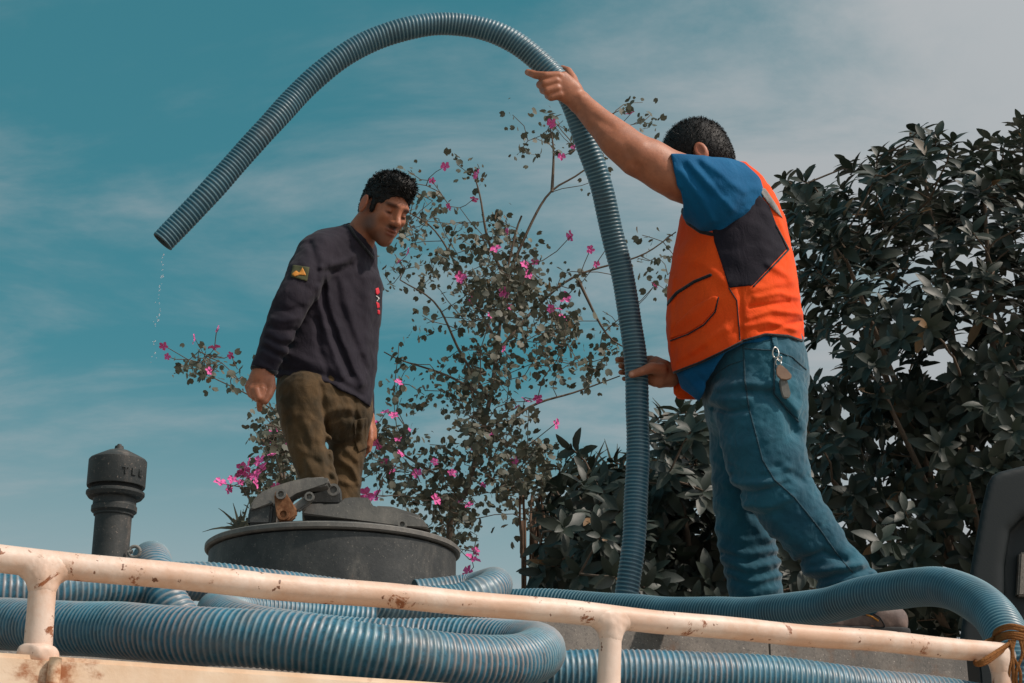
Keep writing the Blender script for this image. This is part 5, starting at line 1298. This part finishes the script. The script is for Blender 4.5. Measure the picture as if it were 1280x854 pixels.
flower_tree('flowering_tree', 'sparse pink-flowering tree with small two-lobed leaves between the two workers',
    [(560, 700), (585, 610), (612, 500), (622, 430), (632, 350), (645, 290), (652, 270)],
    [[(612, 500, 0), (575, 440, -0.1), (545, 380, -0.2), (500, 350, -0.2)], [(622, 430, 0), (585, 360, 0.2), (545, 290, 0.2), (505, 262, 0.2)], [(622, 440, 0), (670, 385, 0.1), (720, 345, 0.1), (800, 320, 0.1), (845, 290, 0.1)],
     [(600, 560, 0), (660, 510, 0.1), (720, 490, 0.2), (775, 470, 0.2)], [(632, 350, 0), (680, 250, 0), (720, 220, 0), (745, 200, 0), (765, 160, 0)], [(585, 610, 0), (540, 590, 0.1), (490, 560, 0.1), (450, 540, 0.1)],
     [(612, 500, 0), (560, 470, 0.2), (500, 450, 0.2), (480, 440, 0.2)], [(632, 350, 0), (610, 300, -0.1), (600, 245, -0.1), (590, 210, -0.1)], [(560, 690, 0), (470, 640, 0.4), (400, 560, 0.5), (330, 505, 0.4), (262, 470, 0.3)], [(690, 240, 0), (692, 190, 0), (688, 160, 0)],
     [(720, 345, 0.1), (760, 420, 0.1), (800, 440, 0.1)]],
    [(625, 330, 50, 62, 62, 7), (640, 400, 70, 55, 50, 6), (570, 370, 60, 60, 26, 5), (520, 260, 34, 32, 12, 5), (560, 300, 40, 30, 10, 5), (585, 480, 60, 50, 34, 5), (630, 560, 55, 60, 46, 6), (660, 600, 32, 60, 36, 6), (540, 600, 50, 45, 34, 7), (490, 570, 35, 40, 24, 7), (720, 380, 40, 50, 16, 4),
     (700, 450, 60, 40, 20, 4), (690, 180, 40, 38, 12, 4), (800, 140, 22, 14, 4, 5), (645, 140, 6, 6, 1, 4), (745, 200, 20, 40, 6, 4), (500, 340, 30, 50, 10, 4), (495, 460, 25, 40, 8, 4), (240, 452, 32, 16, 12, 5), (290, 462, 18, 8, 5, 4), (800, 320, 40, 30, 7, 4), (560, 650, 40, 26, 22, 6), (600, 510, 30, 40, 20, 5), (585, 205, 20, 12, 4, 4), (830, 345, 14, 30, 3, 4), (500, 215, 12, 5, 2, 4), (770, 430, 20, 30, 4, 4)],
    [(557, 208, 0.8), (597, 219, 1.2), (593, 248, 0.8), (540, 226, .7), (562, 258, .7), (690, 154, 1.0), (788, 143, .9), (702, 196, .8), (620, 312, 1.2), (573, 346, 1.1), (580, 350, 1.0), (714, 295, 1.0), (738, 312, .8), (660, 342, .9), (630, 366, 1.0), (706, 372, 1.2), (745, 330, .7), (694, 530, 1.0), (658, 502, 1.0), (672, 498, 1.0), (646, 510, .7), (205, 432, .8), (244, 424, 1.1), (268, 436, 1.0), (289, 444, .8), (210, 446, .7), (273, 412, .7),
     (472, 554, 1.3), (480, 578, 1.1), (488, 590, 1.1), (468, 530, .9), (492, 520, .8), (510, 538, .8), (458, 618, 1.4), (470, 622, 1.3), (522, 592, 1.0), (544, 625, 1.0), (590, 700, 1.3), (586, 716, 1.2), (594, 690, 1.0), (500, 568, .8), (565, 592, .9), (543, 578, .9), (592, 560, .8), (482, 516, .8), (511, 315, .7), (499, 328, .7)],
    7.6, 556, 7, 0.031, 300)
flower_tree('flowering_shrub', 'low flowering shrub with pink blooms rising beside the manhole lever',
    [(345, 720), (350, 660), (356, 610), (352, 560)], [[(350, 660, 0), (320, 630, 0), (300, 610, 0)], [(356, 610, 0), (345, 570, 0.1), (340, 535, 0.1)], [(352, 650, 0), (380, 600, 0), (390, 560, 0)]],
    [(350, 550, 26, 30, 22, 7), (345, 590, 28, 30, 20, 7), (320, 650, 24, 18, 10, 5), (340, 520, 16, 16, 6, 4), (370, 570, 16, 30, 10, 6)],
    [(298, 590, 1.0), (304, 586, 1.2), (312, 592, 1.1), (320, 596, 1.2), (328, 588, 1.2), (325, 577, 1.1), (312, 580, 1.1), (290, 600, .9), (275, 604, .9), (285, 612, .8), (318, 604, 1.0), (300, 604, .8), (340, 570, .9), (368, 620, 1.2)],
    7.0, 346, 17, 0.031, 120)
# spiky palm leaves and dry stems behind the bush
def blades(name, label, spots, Y, Lr, mat, seed, w=0.012):
    rs = np.random.RandomState(seed); p0 = at(spots[0][0], spots[0][1], Y); base = Vector((p0.x, p0.y, 0)); t = empty(name, label, 'plant', None, loc=base)
    stem = [base, Vector((p0.x, p0.y, p0.z * 0.6)), p0]; limb(t, 'stem', stem, 0.03, 0.012, MAT['bark'], 8)
    for (x, y) in spots[1:]:
        e = at(x, y, Y + rs.normal(0, 0.1)); limb(t, 'stem', [Vector((p0.x, p0.y, p0.z * 0.6)), (p0 + e) / 2 - Vector((0, 0, 0.1)), e], 0.012, 0.006, MAT['bark'], 6)
    bm = bmesh.new()
    for (x, y) in spots:
        c = at(x, y, Y + 0.0)
        for k in range(11):
            a = math.radians(-80 + 16 * k + rs.normal(0, 5)); d = Vector((math.sin(a), rs.normal(0, 0.25), math.cos(a))); L = rs.uniform(*Lr); sd = d.cross(Vector((0, 1, 0))).normalized()
            pv = None
            for q in range(5):
                s = q / 4; p = c + d * L * s - Vector((0, 0, 0.35 * L * s * s * abs(math.sin(a)))); wd = w * (1 - s) + 0.001
                l, r_ = bm.verts.new(p + sd * wd), bm.verts.new(p - sd * wd)
                if pv: bm.faces.new([pv[0], l, r_, pv[1]])
                pv = (l, r_)
    child(t, 'fronds', bm_mesh('fronds', bm), mat, 'stuff')
blades('palm_clump', 'spiky palm fronds sticking up behind the broad-leaved bush', [(690, 610), (735, 600), (770, 600), (850, 545)], 8.2, (0.14, 0.32), MAT['leaf_small'], 3)
blades('palm_sprig', 'small palm frond beside the low flowering shrub and manhole', [(300, 662), (322, 668)], 6.8, (0.08, 0.16), MAT['leaf_small'], 4, 0.008)
ds = empty('dry_vine', 'dry brown vine stems hanging at the left edge of the broad-leaved bush', 'vine', loc=Vector((at(668, 740, 6.9).x, 6.9, 0)))
rs = np.random.RandomState(8)
for k in range(6):
    x = 660 + rs.uniform(-6, 26); c = [at(x + rs.normal(0, 4), y, 6.9 + rs.normal(0, 0.05)) for y in (620, 660, 700, 740)]
    c.append(Vector((c[-1].x, c[-1].y, 0.0)))
    limb(ds, 'stem', c, 0.006, 0.008, MAT['dry'], 6)
